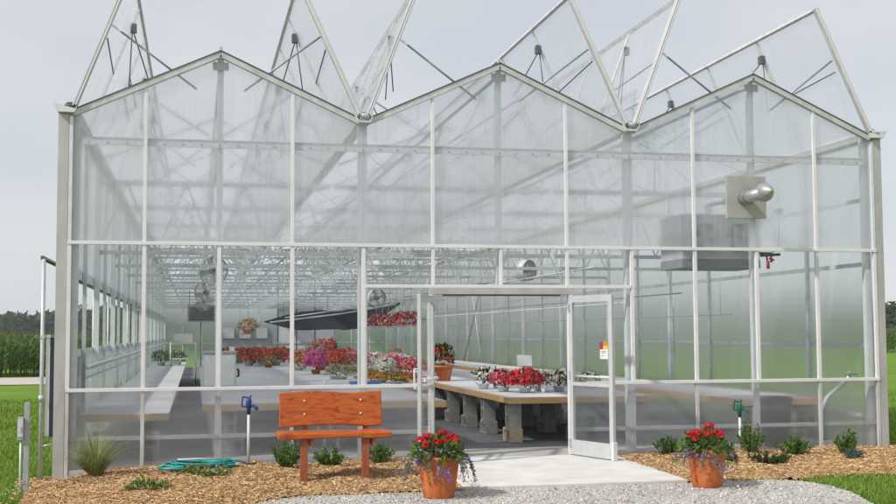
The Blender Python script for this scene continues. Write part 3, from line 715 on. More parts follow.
def fan(lab, loc, r, rz, bright=True):
    o = thing('circulation_fan', lab, 'fan', loc, 'round circulation fans under the trusses', rz)
    cage = M['light_paint'] if bright else M['fan_blade']
    b = MB(); b.lathe([(r,-.10),(r+.008,-.10),(r+.008,.10),(r,.10)], (0,0,0), 28, axis='y')
    for rr in (.25,.45,.65,.83):
        for y in (-.10,.10): b.lathe([(r*rr-.003,y),(r*rr+.003,y)], (0,0,0), 28, axis='y')
    for a in range(16):
        t_ = a*math.pi/8
        for y in (-.10,.10): b.bar((math.cos(t_)*.03,y,math.sin(t_)*.03),(math.cos(t_)*r,y,math.sin(t_)*r), .005, .005, (0,1,0))
    part(b, 'cage', cage, o)
    b = MB()
    for a in range(4):
        t_ = a*math.pi/2+.3; d = Vector((math.cos(t_),0,math.sin(t_))); q = Vector((-d.z,.5,d.x)).normalized()*r*.24
        c1, c2 = d*r*.12, d*r*.92; e = Vector((0,.006,0))
        b.hexa([c1-q*.5,c2-q,c2+q,c1+q*.5,c1-q*.5+e,c2-q+e,c2+q+e,c1+q*.5+e])
    part(b, 'blade', M['galv'], o)
    b = MB(); b.lathe([(0,-.09),(.07,-.08),(.07,.12),(0,.14)], (0,.02,0), 14, axis='y'); part(b, 'motor', M['dark_steel'], o)
    b = MB(); b.tube([(0,0,r),(0,0,r+.35)], .01, 6); part(b, 'hanger', M['steel_rod'], o)
    return o
fan('caged fan nearest the glass above the white cabinet', (1.86,8,2.88), .27, R(8))
fan('caged fan second in the row above the dark louvred heater', (1.78,14,2.66), .27, R(-8))
fan('caged fan hanging above the open doorway', (8.15,8.2,2.93), .21, R(35))
fan('caged fan hanging above the dark shade cloth', (6.9,20.5,2.72), .28, R(15))
fan('far caged fan partly hidden above the louvred heater', (1.75,18.5,2.55), .25, R(0))

# ------------------------------------------------------------------ benches on concrete blocks
def bench(lab, x0, x1, y0, y1, zt, front=True):
    o = thing('growing_bench', lab, 'bench', (x0, y0, 0))
    w, l = x1-x0, y1-y0
    b = MB(); nx, ny = max(1, int(w/1.2)), max(1, int(l/2.4))
    b.box(.04,w-.04,.04,l-.04,zt-.02,zt-.006); part(b, 'bench_top', M['bench_top'], o)
    b = MB(); b.box(0,w,0,.038,zt-.092,zt); part(b, 'front_board', M['lumber'], o, .004)
    for q0, q1 in ((0,.038),(w-.038,w)):
        if front: b = MB(); b.box(q0,q1,.04,l,zt-.092,zt); part(b, 'side_board', M['lumber'], o, .004)
    if not front: b = MB(); b.box(0,w,.04,l,zt-.018,zt-.002); part(b, 'cover_cloth', M['bench_top'], o)
    b = MB()
    for j in range(1, ny): b.box(.04,w-.04,l*j/ny-.02,l*j/ny+.02,zt-.09,zt-.022)
    part(b, 'joist', M['lumber'], o)
    return o
ZT = .715
bench('long left bench with pale top and wooden front edge, beside the left wall', .12, 1.22, .55, 29, .65, False)
bench('wide pale bench behind the wooden garden seat, carrying the white cabinet', 1.64, 5.0, 1.2, 6.2, ZT, False)
bench('long pale bench crowded with flowers behind the wide front bench', 1.64, 5.75, 6.24, 28, ZT, False)
bench('long bench inside the doorway with wooden edge on concrete blocks', 6.02, 8.3, 1.64, 30, ZT)
bench('narrow bench along the right wall behind the black bin', 9.2, 10.6, .75, 26, ZT-.03)
# hollow concrete block, lying 0.4 x 0.2 x 0.2
def block_mesh(name, mat):
    b = MB(); l, w, h = .40, .20, .195
    def ring(x0, x1): # cell
        return x0, x1
    b.box(-.2,.2,-.1,-.068,0,h); b.box(-.2,.2,.068,.1,0,h)
    for x0, x1 in ((-.2,-.165),(-.0175,.0175),(.165,.2)): b.box(x0,x1,-.0678,.0678,0,h-.001)
    return b.build(name, mat)
blk = block_mesh('concrete_block', M['block']); tanb = block_mesh('concrete_block', M['block_tan'])
first = {'g': blk, 't': tanb}; used = set()
def put_block(kind, loc, rot, lab):
    src = first[kind]
    o = src if kind not in used else src.copy()
    if kind in used: col.objects.link(o)
    used.add(kind); o.location = loc; o.rotation_euler = rot
    tag(o, lab, 'concrete block', 'concrete blocks holding up the benches')
LYING = Matrix(((0,0,1),(1,0,0),(0,1,0))).to_euler()
ords = ['first','second','third','fourth','fifth','sixth','seventh','eighth']
ys_ = [1.80, 3.35, 4.65, 6.0, 7.4, 9.0]
for r_, y in enumerate(ys_):
    for c_, x in enumerate((6.16, 7.15, 8.1)):
        row = ['along the aisle edge', 'along the middle', 'along the far side'][c_]
        tan = (r_ == 0 and c_ == 0)
        where = f'{ords[r_]} pier back {row} of the doorway bench'
        dx = 0 if tan else random.uniform(-.02,.02)
        # bottom: lying, holes facing the viewer (local z -> -y)
        put_block('t' if tan else 'g', (x+dx-.0975, y+.16, FL+.102), LYING, ('tan hollow block under ' if tan else 'lying grey block under ') + where)
        # upper: standing on end
        put_block('g', (x-.0975, y+.12, FL+.204+.2), (0, R(90), 0), 'upright grey block, ' + where)
for r_, (x, y, lab) in enumerate(((2.0,1.5,'left'),(3.3,1.5,'middle'),(4.7,1.5,'right'))):
    put_block('g', (x, y, FL+.1), (R(90),0,0), f'grey block lying under the {lab} of the wide front bench')
    put_block('g', (x, y, FL+.404), (R(90),R(90),0), f'upright grey block under the {lab} of the wide front bench')
for x, lab in ((.35,'left'),(1.0,'right')):
    put_block('g', (x, .8, FL+.165), (R(90),R(90),0), f'upright grey block at the {lab} front foot of the left bench')
for x, lab in ((9.4,'left'),(10.4,'right')):
    put_block('g', (x, 1.1, FL+.205), (R(90),R(90),0), f'upright grey block at the {lab} front foot of the bench by the right wall')
    put_block('g', (x, 1.1, FL+.41), (0,0,R(90)), f'grey block lying on top at the {lab} front of the bench by the right wall')
for o in list(bpy.data.objects):
    if o.type == 'MESH' and o.name.startswith('concrete_block') and 'label' not in o: bpy.data.objects.remove(o)

# cabinet, bin, boxes
o = thing('white_cabinet', 'white cabinet with grey top standing on the bench left of the garden seat', 'cabinet', (1.68,6.5,ZT-.006))
b = MB(); b.box(0,.58,0,.5,0,.60); part(b, 'body', M['light_paint'], o, .008)
b = MB(); b.box(-.02,.60,-.02,.52,.602,.645); part(b, 'top', M['grey_paint'], o, .006)
b = MB(); b.box(.02,.56,-.012,-.001,.03,.57); part(b, 'door', M['white_paint'], o, .004)
b = MB(); b.box(.46,.55,.1,.16,.645,.72); part(b, 'switch_box', M['card'], o)
b = MB(); b.tube([(.60,.2,.18),(.63,.2,.2),(.63,.2,.30),(.60,.2,.32)], .02, 8); part(b, 'hose_hook', M['dark_plastic'], o)
o = thing('trash_bin', 'black plastic bin behind the frosted panel on the right', 'bin', (9.58,.36,FL-.006))
b = MB(); b.lathe([(.0,0),(.165,0),(.19,.05),(.215,.62),(.225,.63)], (0,0,0), 24); part(b, 'body', M['dark_plastic'], o)
b = MB(); b.lathe([(.232,.63),(.236,.66),(.20,.70),(0,.71)], (0,0,0), 24); part(b, 'lid', M['dark_plastic'], o)
o = thing('corner_duct', 'pale curved duct rising behind the right corner panels', 'duct', (0,0,0))
b = MB(); b.tube([(10.25,.5,.05),(10.3,.5,.40),(10.45,.5,.70),(10.68,.5,.88),(10.80,.5,.98),(10.83,.5,1.08)], .03, 10); part(b, 'pipe', M['galv_dull'], o)
b = MB(); b.box(10.78,10.93,.46,.54,1.02,1.05); part(b, 'clamp', M['steel_rod'], o)
o = thing('card_sign', 'white card standing among the pots inside the doorway', 'sign', (7.88,7.4,ZT+.07))
b = MB(); b.hexa([(-.15,0,.22),(.15,0,.22),(.15,.004,.22),(-.15,.004,.22),(-.155,.03,.44),(.145,.03,.425),(.145,.034,.425),(-.155,.034,.44)]); part(b, 'card', M['card'], o)
b = MB(); b.tube([(0,.01,-.07),(0,.02,.3)], .006, 6); part(b, 'stake', M['steel_rod'], o)
o = thing('cardboard_box', 'brown cardboard box standing among the far flowers', 'box', (6.45,15.0,ZT))
b = MB(); b.box(0,.34,0,.3,0,.42); part(b, 'carton', M['cardboard'], o, .004)
b = MB(); b.hexa([(0,.3,.42),(.34,.3,.42),(.34,.304,.42),(0,.304,.42),(0,.42,.55),(.34,.42,.55),(.34,.424,.55),(0,.424,.55)]); part(b, 'flap', M['cardboard'], o)
o = thing('card_sign', 'white card leaning in front of the brown cardboard box', 'sign', (6.62,14.8,ZT))
b = MB(); b.box(-.02,.34,0,.006,.12,.36); part(b, 'card', M['card'], o)
b = MB(); b.tube([(.16,.012,0),(.16,.012,.3)], .008, 6); part(b, 'stake', M['steel_rod'], o)
o = thing('trolley', 'grey wire trolley standing far back beside the left bench', 'trolley', (.75,24,FL))
b = MB()
for x in (0,.8):
    for y in (0,.5): b.tube([(x,y,.1),(x,y,1.35)], .02, 6)
for z in (.3,.8,1.3): b.box(0,.8,0,.5,z,z+.03)
part(b, 'frame', M['galv'], o); b = MB(); b.box(.1,.7,.1,.4,1.33,1.62); part(b, 'crate', M['light_paint'], o)
b = MB()
for x in (0,.8):
    for y in (0,.5): b.lathe([(0,-.02),(.05,-.02),(.05,.02),(0,.02)], (x,y,.05), 12, axis='x')
part(b, 'caster', M['dark_plastic'], o)
o = thing('control_panel', 'row of pale control boxes on a grey board far back', 'control panel', (2.6,40,1.1))
b = MB(); b.box(0,2.4,0,.05,0,.9); part(b, 'board', M['grey_paint'], o)
for i in range(3): b = MB(); b.box(.15+i*.75,.65+i*.75,-.15,-.001,.35,.8); part(b, 'control_box', M['light_paint'], o)
b = MB(); b.box(.1,.2,.0,.05,-1.05,0); b.box(2.2,2.3,0,.05,-1.05,0); part(b, 'leg', M['galv'], o)

# sagging shade cloth on its bars
o = thing('shade_cloth', 'dark charcoal shade cloth sagging from bars under the far trusses', 'shade cloth', (0,0,0))
LO = [(3.496, 20.0, 2.004), (4.02, 20.0, 1.9), (4.547, 20.0, 1.853), (5.078, 20.0, 1.866), (5.492, 20.0, 1.894), (5.88, 20.0, 1.848), (6.328, 20.0, 1.906), (6.689, 20.0, 2.024), (7.112, 20.0, 2.262), (7.538, 20.0, 2.547)]
UP = [(3.634, 22.5, 2.059), (4.194, 22.5, 2.199), (4.759, 22.5, 2.356), (5.327, 22.5, 2.403), (5.835, 22.5, 2.339), (6.347, 22.5, 2.434), (6.732, 22.5, 2.417), (7.119, 22.5, 2.449), (7.573, 22.5, 2.529), (7.964, 22.5, 2.641)]
def along(L, u):
    q = u*(len(L)-1); i = min(int(q), len(L)-2); f = q-i; return [L[i][k]*(1-f)+L[i+1][k]*f for k in range(3)]
b = MB(); nx, ny = 54, 8
def shp(u, v):
    A, B = along(LO, u), along(UP, u); e = math.sin(math.pi*u); A[2] -= .07*e + .05*abs(math.sin(2*math.pi*u))*e
    return (A[0]*(1-v)+B[0]*v, A[1]*(1-v)+B[1]*v, A[2]*(1-v)+B[2]*v - .22*e*math.sin(math.pi*v)*(1-v) + .012*math.sin(23*u+5*v))
for i in range(nx+1):
    for j in range(ny+1): b.v.append(shp(i/nx, j/ny))
for i in range(nx):
    for j in range(ny): b.f.append((i*(ny+1)+j,(i+1)*(ny+1)+j,(i+1)*(ny+1)+j+1,i*(ny+1)+j+1)); b.m.append(0); b.sm.append(True)
s_ = part(b, 'cloth', M['shade'], o); md = s_.modifiers.new('thickness', 'SOLIDIFY'); md.thickness = .012
b = MB(); b.tube([(3.6,18.8,1.98),(5.6,19.4,2.22),(7.5,20.4,2.52)], .022, 6); b.tube([(4.2,21.2,2.14),(7.6,22.5,2.62)], .022, 6); part(b, 'bar', M['galv'], o)
b = MB()
for u in (.12,.4,.68,.95):
    x, y, z = shp(u, 1.0); b.tube([(x,y,z-.02),(x,y,2.95)], .007, 5)
part(b, 'hanger', M['steel_rod'], o)

# ------------------------------------------------------------------ plants
def crown(b, c, rx, ry, rz, n, ll, lw, up=.5, lo=-.4, shell=.55):
    """leaves spread through a dome"""
    c = Vector(c)
    for _ in range(n):
        v = sph()
        while v.z < lo: v = sph()
        rr = (shell + (1-shell)*random.random()) * (1 + .18*mnoise.noise(v*2.3 + c*3))
        p = c + Vector((v.x*rx, v.y*ry, v.z*rz))*rr
        d = (v + rv(.6) + Vector((0,0,up))).normalized()
        b.leaf(p, d, ll*random.uniform(.7,1.3), lw*random.uniform(.7,1.3))
def blooms(b, c, rx, ry, rz, n, r, lo=-.1, k=5):
    c = Vector(c)
    for _ in range(n):
        v = sph()
        while v.z < lo: v = sph()
        rr = random.uniform(.92,1.10)*(1 + .18*mnoise.noise(v*2.3 + c*3))
        b.disc(c + Vector((v.x*rx, v.y*ry, v.z*rz))*rr, v + rv(.35), r*random.uniform(.7,1.25), k)
POTG = 'potted flowers on the benches'
def flower(lab, loc, R_, H_, leafm, bloom, pot='white_pot', pr=.10, ph=.12, nl=150, nb=130, br=.024, ll=.07, lw=.03, stems=0, cat='potted plant', name='potted_flower', pots=1):
    o = thing(name, lab, cat, loc, POTG)
    if pot:
        b = MB()
        for i in range(pots):
            ox = (i-(pots-1)/2)*pr*2.1
            b.lathe([(0,0),(pr*.72,0),(pr*.95,ph*.86),(pr*1.04,ph*.86),(pr*1.06,ph),(pr*.96,ph),(pr*.93,ph*.9)], (ox,0,0), 18)
        part(b, 'pot', M[pot], o)
        b = MB(); b.lathe([(0,ph*.88),(pr*.94,ph*.88)], (0,0,0), 14); part(b, 'soil', M['soil'], o)
    else: ph = .03
    b = MB(); crown(b, (0,0,ph+H_*.42), R_*.86, R_*.86, H_*.52, nl, ll, lw, lo=-.65)
    for _ in range(6): a = random.random()*6.28; b.tube([(0,0,ph*.9),(math.cos(a)*R_*.5, math.sin(a)*R_*.5, ph+H_*.5)], .005, 4, False)
    part(b, 'foliage', M[leafm], o)
    if bloom:
        bl = bloom if isinstance(bloom, (list, tuple)) else [bloom]
        for q in bl:
            b = MB(); blooms(b, (0,0,ph+H_*.42), R_, R_, H_*.62, int(nb*1.35)//len(bl), br*1.2, -.35); part(b, 'bloom', M[q], o)['kind'] = 'stuff'
    return o
# on the bench inside the doorway
flower('white flowers in a white pot, leftmost of the row at the bench corner', (6.34,4.5,ZT), 0.19, 0.27, 'leaf_bronze', 'white', nb=85, pr=.10, ph=.085)
flower('second white flowering pot behind the pink flowers at the bench corner', (6.62,4.6,ZT), 0.19, 0.25, 'leaf_bronze', 'white', nb=75, pr=.10, ph=.085)
flower('pink flowers between white and red ones at the bench corner', (6.42,3.5,ZT), 0.22, 0.24, 'leaf_bronze', ['pink','crimson'], nb=150, pr=.11, ph=.085)
flower('bright red flowers in white pot, centre of the doorway row', (6.66,3.05,ZT), 0.28, 0.27, 'leaf_bronze', ['red','crimson'], nb=260, pr=.11, ph=.085, br=.027)
flower('white flowers with dark leaves just right of the bright red ones', (7.02,3.5,ZT), 0.20, 0.24, 'leaf_bronze', 'white', nb=80, pr=.10, ph=.085)
flower('white flowers half hidden by the right door leaf edge', (7.30,3.3,ZT), 0.21, 0.25, 'leaf_bronze', 'white', nb=85, pr=.10, ph=.085)
flower('white flowers seen through the right door glass', (8.05,5.2,ZT), 0.21, 0.19, 'leaf_bronze', 'white', nb=120, pr=.10, ph=.085)
flower('white flowers just beyond the open right door leaf', (8.12,4.2,ZT), 0.19, 0.18, 'leaf_bronze', 'white', nb=110, pr=.10, ph=.085)
o = thing('paper_cup', 'small white cup between the red and white flower pots', 'cup', (6.90,2.85,ZT)); b = MB(); b.lathe([(0,0),(.028,0),(.036,.11),(.032,.11)], (0,0,0), 16); part(b, 'cup_body', M['card'], o); b = MB(); b.lathe([(.036,.106),(.039,.11),(.036,.114)], (0,0,0), 16); part(b, 'rim', M['card'], o)
flower('dark leafed red flowers in terracotta pot by the left door leaf', (6.36,8.0,ZT), .24, .42, 'leaf_dark', ['red','coral'], 'terracotta', .20, .30, nb=80, ll=.11, lw=.05)
# on the crowded bench and beyond
flower('big magenta flower mound, largest on the crowded bench', (4.31,12.8,ZT), .27, .42, 'leaf', 'magenta', 'terracotta', .12, .10, nb=420, br=.03)
flower('tall red flowers rising behind the magenta mound', (4.7,15.6,ZT), .36, .62, 'leaf', ['coral','red'], 'terracotta', .15, .14, nb=160, br=.035)
flower('coral flowers just right of the magenta mound', (4.95,14.4,ZT), .30, .38, 'leaf_bronze', 'coral', 'white_pot', .13, .12, nb=220, br=.03)
flower('tan grassy foliage plant in front of the coral flowers', (4.42,9.2,ZT), .30, .20, 'leaf_tan', None, 'white_pot', .2, .07, nl=300, ll=.12, lw=.014, name='potted_grass')
flower('tan grassy foliage plant beside the orange flower trays', (4.95,9.6,ZT), .28, .18, 'leaf_tan', None, 'white_pot', .2, .07, nl=260, ll=.12, lw=.014, name='potted_grass')
flower('dark red flower on a tall stem above the coral flowers', (5.2,17.5,ZT), .20, .66, 'leaf_dark', 'crimson', 'white_pot', .12, .12, nb=30, br=.05)
flower('small pink flowers right of the dark red tall one', (5.45,15.2,ZT), .22, .34, 'leaf', 'pink', 'white_pot', .12, .12, nb=160)
flower('pink and white flowers in front of the cardboard box', (6.22,12.6,ZT), .34, .32, 'leaf', ['pink','white'], 'white_pot', .14, .12, nb=230, br=.03)
flower('cream white flowers beside the red and pink ones near the left jamb', (5.62,10.6,ZT), .24, .30, 'leaf', 'white', 'white_pot', .13, .10, nb=190, br=.028)
flower('red and pink flowers near the left door jamb', (6.18,10.3,ZT), .33, .30, 'leaf', ['crimson','pink'], 'white_pot', .14, .10, nb=260, br=.03)
flower('orange flower tray close to the glass beside the blue tray', (5.0,7.55,ZT), .25, .14, 'leaf_yellowgreen', ['orange','yellow_f'] if 'yellow_f' in M else 'orange', 'white_pot', .16, .05, nb=150, br=.026)
flower('orange and coral flower tray nearest the left door jamb', (5.45,7.5,ZT), .26, .14, 'leaf_yellowgreen', ['orange','coral'], 'white_pot', .16, .05, nb=150, br=.026)
flower('pink flowers between the cream white and the red ones near the left jamb', (5.9,11.6,ZT), .27, .34, 'leaf', ['pink','magenta'], 'white_pot', .13, .10, nb=210, br=.03)
flower('white and pink flowers just behind the cream white ones', (5.78,13.4,ZT), .30, .36, 'leaf', ['white','pink'], 'white_pot', .13, .10, nb=210, br=.03)
flower('coral flowers behind the pink ones, beside the dark red tall stem', (5.5,16.6,ZT), .30, .42, 'leaf_bronze', ['coral','red'], 'white_pot', .13, .10, nb=180, br=.035)
flower('mixed orange flowers left of the magenta mound', (4.15,15.6,ZT), .28, .40, 'leaf', ['orange','coral'], 'white_pot', .13, .10, nb=130, br=.035)
flower('low yellow green seedlings in front of the orange flower trays', (5.2,6.75,ZT), .24, .10, 'leaf_yellowgreen', 'orange', 'white_pot', .14, .05, nb=40, br=.02)
reds = [(2.55,23.5),(2.95,24.2),(3.3,23.2),(3.65,24.4),(4.0,23.4),(4.35,24.5),(3.1,20.6),(3.5,20.4),(3.9,20.8)]
for i, (x, y) in enumerate(reds):
    flower(f'bright coral begonia in the far row, {ords[i]} from the left' if i < 6 else f'dark leafed coral begonia, nearer short row, {ords[i-6]} from left', (x, y, ZT), .32, .36 if i < 6 else .26, 'leaf_bronze' if i < 6 else 'leaf_dark', 'coral', 'white_pot', .15, .12, nl=110, nb=150, br=.04, ll=.1, lw=.05)
flower('tan topped small plant at the edge of the coral begonias', (3.55,18.6,ZT), .22, .22, 'leaf_tan', None, 'terracotta', .12, .1, nl=140, ll=.1, lw=.02, name='potted_grass')
flower('leafy dark green plant left of the tall red flowers', (4.35,17.0,ZT), .28, .40, 'leaf', 'coral', 'white_pot', .14, .12, nb=50, br=.035)
flower('dark green plant with small flowers right of the tall stem', (5.5,18.8,ZT), .30, .42, 'leaf_dark', 'pink', 'white_pot', .14, .12, nb=50, br=.035)
flower('leafy green pot at the far end of the left bench', (.45,24.5,.65), .34, .36, 'leaf', None, 'white_pot', .15, .12, nl=220, ll=.12, lw=.05)
flower('dark green pot beside the leafy one on the left bench', (.95,25.5,.65), .30, .30, 'leaf_yellowgreen', 'white', 'white_pot', .15, .12, nl=180, nb=30, ll=.12, lw=.05)
flower('green plant tucked behind the white cabinet', (2.42,16.5,ZT), .24, .32, 'leaf', None, 'white_pot', .13, .12, nl=160, ll=.1, lw=.04)
o = thing('seed_tray', 'grey white planting tray in front of the tan grass', 'tray', (4.25,7.6,ZT)); b = MB(); b.box(-.3,.3,-.14,.14,0,.012); b.box(-.3,.3,-.14,-.125,.012,.06); b.box(-.3,.3,.125,.14,.012,.06); b.box(-.3,-.285,-.125,.125,.012,.06); b.box(.285,.3,-.125,.125,.012,.06); part(b, 'tray_body', M['white_pot'], o); b = MB(); b.box(-.28,.28,-.12,.12,.013,.045); part(b, 'soil', M['soil'], o)
o = thing('seed_tray', 'blue tray on the bench beneath the orange flowers', 'tray', (4.62,6.75,ZT)); b = MB(); b.box(-.28,.28,-.14,.14,0,.012); b.box(-.28,.28,-.14,-.125,.012,.06); b.box(-.28,.28,.125,.14,.012,.06); b.box(-.28,-.265,-.125,.125,.012,.06); b.box(.265,.28,-.125,.125,.012,.06); part(b, 'tray_body', plain('pale blue plastic', (.10,.20,.50), (.08,.16,.42), .5), o); b = MB(); b.box(-.26,.26,-.12,.12,.013,.045); part(b, 'soil', M['soil'], o)
# hanging baskets
for i, y in enumerate((10.2,11.3,12.4,13.5,14.6,15.8)):
    o = thing('hanging_basket', f'hanging basket of red and white flowers beside the doorway, {["nearest of","second in","third in","fourth in","fifth in","farthest of"][i]} the row', 'hanging basket', (6.12+.02*i,y,1.86), 'red hanging baskets')
    b = MB(); b.lathe([(0,0),(.11,0),(.15,.14),(.16,.15),(.15,.15)], (0,0,-.06), 16); part(b, 'pot', M['white_pot'], o)
    b = MB(); crown(b, (0,0,.10), .25, .25, .15, 110, .07, .03, lo=-.9); part(b, 'foliage', M['leaf_bronze'], o)
    b = MB(); blooms(b, (0,0,.10), .27, .27, .17, 190, .03, -.7); part(b, 'bloom', M['red' if i % 2 == 0 else 'crimson'], o)
    b = MB(); blooms(b, (0,0,.10), .275, .275, .17, 70, .028, -.9); part(b, 'bloom', M['white'], o)
    b = MB()
    for a in range(3): b.tube([(.15*math.cos(a*2.1),.15*math.sin(a*2.1),.09),(0,0,.6)], .004, 4)
    b.tube([(0,0,.6),(0,0,1.04)], .004, 4); part(b, 'hanger', M['steel_rod'], o)
o = thing('hanging_basket', 'single bronze hanging basket far back above the coral begonias', 'hanging basket', (3.35,27.5,1.75), 'bronze hanging basket')
b = MB(); b.lathe([(0,0),(.14,0),(.2,.16),(.19,.16)], (0,0,-.1), 16); part(b, 'pot', M['terracotta'], o)
b = MB(); crown(b, (0,0,.15), .33, .33, .27, 200, .13, .035, lo=-.8); part(b, 'foliage', M['leaf_tan'], o)
b = MB(); blooms(b, (0,0,.15), .33, .33, .27, 70, .04); part(b, 'bloom', M['orange'], o)
b = MB(); b.tube([(.15,0,.06),(0,0,.7),(0,0,1.15)], .006, 4); b.tube([(-.15,0,.06),(0,0,.7)], .006, 4); part(b, 'hanger', M['steel_rod'], o)

# terracotta planters outside
def planter(lab, loc, seed, sc=1):
    random.seed(seed)
    o = thing('flower_planter', lab, 'planter', loc, 'terracotta planters by the walkway'); o.scale = (sc,sc,sc)
    b = MB()
    prof = [(0,0),(.150,0),(.158,.012),(.172,.10),(.190,.22),(.203,.32),(.206,.335),(.220,.342),(.224,.36),(.224,.405),(.218,.415),(.204,.415),(.198,.38)]
    b.lathe(prof, (0,0,0), 72, lambda t, z: 1 + (.012*math.cos(t*18) if .02 < z < .33 else 0)); part(b, 'pot', M['terracotta'], o)
    b = MB(); b.lathe([(0,.385),(.199,.385)], (0,0,0), 20); part(b, 'soil', M['soil'], o)
    b = MB(); crown(b, (0,0,.43), .27, .27, .17, 330, .06, .045, lo=-.25, up=.4)
    for _ in range(90):  # overhanging rim leaves
        a = random.random()*6.28; b.leaf(Vector((math.cos(a)*.22, math.sin(a)*.22, .41)), Vector((math.cos(a), math.sin(a), random.uniform(-.9,.4))), .07, .04)
    part(b, 'foliage', M['leaf'], o)
    heads = []
    for i in range(13):
        a = i*2.4 + random.random()*.5; rr = .05 + .17*math.sqrt(i/13); heads.append(Vector((math.cos(a)*rr, math.sin(a)*rr, .655 - rr*.55 + random.uniform(-.03,.03))))
    b = MB()
    for h in heads: b.tube([(h.x*.4,h.y*.4,.45),(h.x*.8,h.y*.8,h.z*.9),tuple(h)], .004, 5, False)
    part(b, 'stem', M['leaf'], o)
    for h in heads:
        b = MB()
        for _ in range(24):
            v = sph()
            if v.z < -.3: v.z = -v.z
            b.disc(h + v*Vector((1,1,.8)).x*.042, v, .020, 5, .6)
        part(b, 'bloom', M['red'], o)
    # trailers
    lf, bl = MB(), MB()
    for i in range(22):
        a = random.random()*6.28 if i < 10 else random.choice((-.5, 3.5, 4.3, 5.2)) + random.gauss(0,.25)
        p = Vector((math.cos(a)*.19, math.sin(a)*.19, .42)); d = Vector((math.cos(a)*.55, math.sin(a)*.55, .25)); L = random.uniform(.12,.30)
        pts = [p.copy()]
        for s in range(12):
            p = p + d.normalized()*L/9; d = d + Vector((random.gauss(0,.12), random.gauss(0,.12), -.22))
            rad = math.hypot(p.x, p.y); mn = .235 if p.z > .33 else .215
            if rad < mn and p.z < .43: p.x *= mn/rad; p.y *= mn/rad
            if p.z < .02: break
            pts.append(p.copy())
            for _ in range(2): lf.leaf(p, rv() + Vector((0,0,.2)), .032, .016)
            if random.random() < (.35 if s > 3 else .12): 
                for _ in range(2): bl.disc(p + rv(.012), sph(), .016, 5, .5)
        lf.tube(pts, .0025, 4, False)
    for q, (a, z) in enumerate(((4.6,.30),(5.0,.24),(-.2,.36),(3.6,.36))):  # clumps of lavender
        for _ in range(16): bl.disc(Vector((math.cos(a)*.26, math.sin(a)*.26, z)) + rv(.028), sph(), .018, 5, .5)
    part(lf, 'trailing_foliage', M['leaf_yellowgreen'], o); part(bl, 'trailing_bloom', M['lavender'], o)['kind'] = 'stuff'
    return o
planter('terracotta planter of red geraniums in front of the garden seat end', (3.97,-3.28,.004), 11, 1.0)
planter('terracotta planter of red geraniums on the gravel right of the walkway', (6.93,-3.18,.004), 23, .98)
random.seed(99)

# shrubs and bed plants
def gz(x, y):
    for q in (BL, BR):
        h = mulch_h(x, y, q)
        if h is not None: return h
    return ground_z(x)
def shrub(lab, x, y, r, h, n, leafm='leaf_boxwood', ll=.035, lw=.02, upright=True, group='small shrubs in the mulch beds', name='shrub', nst=16):
    z = gz(x, y) - .01
    o = thing(name, lab, 'shrub', (x, y, z), group)
    b, s = MB(), MB()
    for i in range(nst):
        a = random.random()*6.28; t_ = random.random()**.5
        tip = Vector((math.cos(a)*r*t_, math.sin(a)*r*t_, h*(1-.45*t_*t_)*random.uniform(.75,1.12)))
        mid = tip*.5 + Vector((math.cos(a)*r*.18, math.sin(a)*r*.18, -h*.04))
        s.tube([(0,0,0), tuple(mid), tuple(tip)], .005, 4, False, .002)
        for k in range(int(n*1.7)//nst):
            u = random.uniform(.18,1); p = mid*(2*u*(1-u)) + tip*(u*u) + rv(.014)
            d = (tip - mid).normalized()*.6 + rv(.6) + Vector((0,0,.3 if upright else 0)); b.leaf(p, d, ll*random.uniform(.7,1.3), lw*random.uniform(.7,1.3))
    part(b, 'foliage', M[leafm], o); part(s, 'stem', M['bark'], o)
    return o
shrub('dark green upright shrub under the left end of the garden seat', 2.62, -.75, .21, .36, 620)
shrub('low green shrub growing beneath the middle of the garden seat', 3.17, -.65, .21, .25, 560)
shrub('low green shrub just right of the garden seat', 3.78, -.60, .20, .24, 520)
shrub('small green shrub beside the right door leaf', 7.62, -.42, .20, .25, 520)
shrub('leafy shrub growing round the green hydrant', 8.72, -.55, .26, .42, 640)
shrub('dense green shrub third from the right in the mulch', 9.15, -.95, .25, .24, 720)
shrub('low spreading dark juniper nearest the gravel', 8.38, -1.72, .27, .17, 760, 'leaf_dark', .04, .012)
shrub('upright green shrub behind the small blue green mound', 9.98, -.85, .22, .35, 640)
shrub('small blue green mound at the front of the right bed', 9.62, -1.55, .14, .13, 560, 'leaf_blue', .03, .008)
shrub('green shrub at the far right corner of the greenhouse', 11.25, -.55, .24, .33, 620)
shrub('small dark tuft between the right planter and the juniper', 8.02, -1.35, .16, .14, 380, 'leaf_dark', .04, .012)
shrub('flat variegated cream and green plant nearest the camera in the left bed', 1.08, -2.35, .25, .12, 620, 'leaf_varieg', .04, .025, name='ground_cover_plant')
shrub('flat variegated cream and green plant in front of the teal hose', 1.62, -1.35, .36, .13, 900, 'leaf_varieg', .04, .025, name='ground_cover_plant', nst=24)
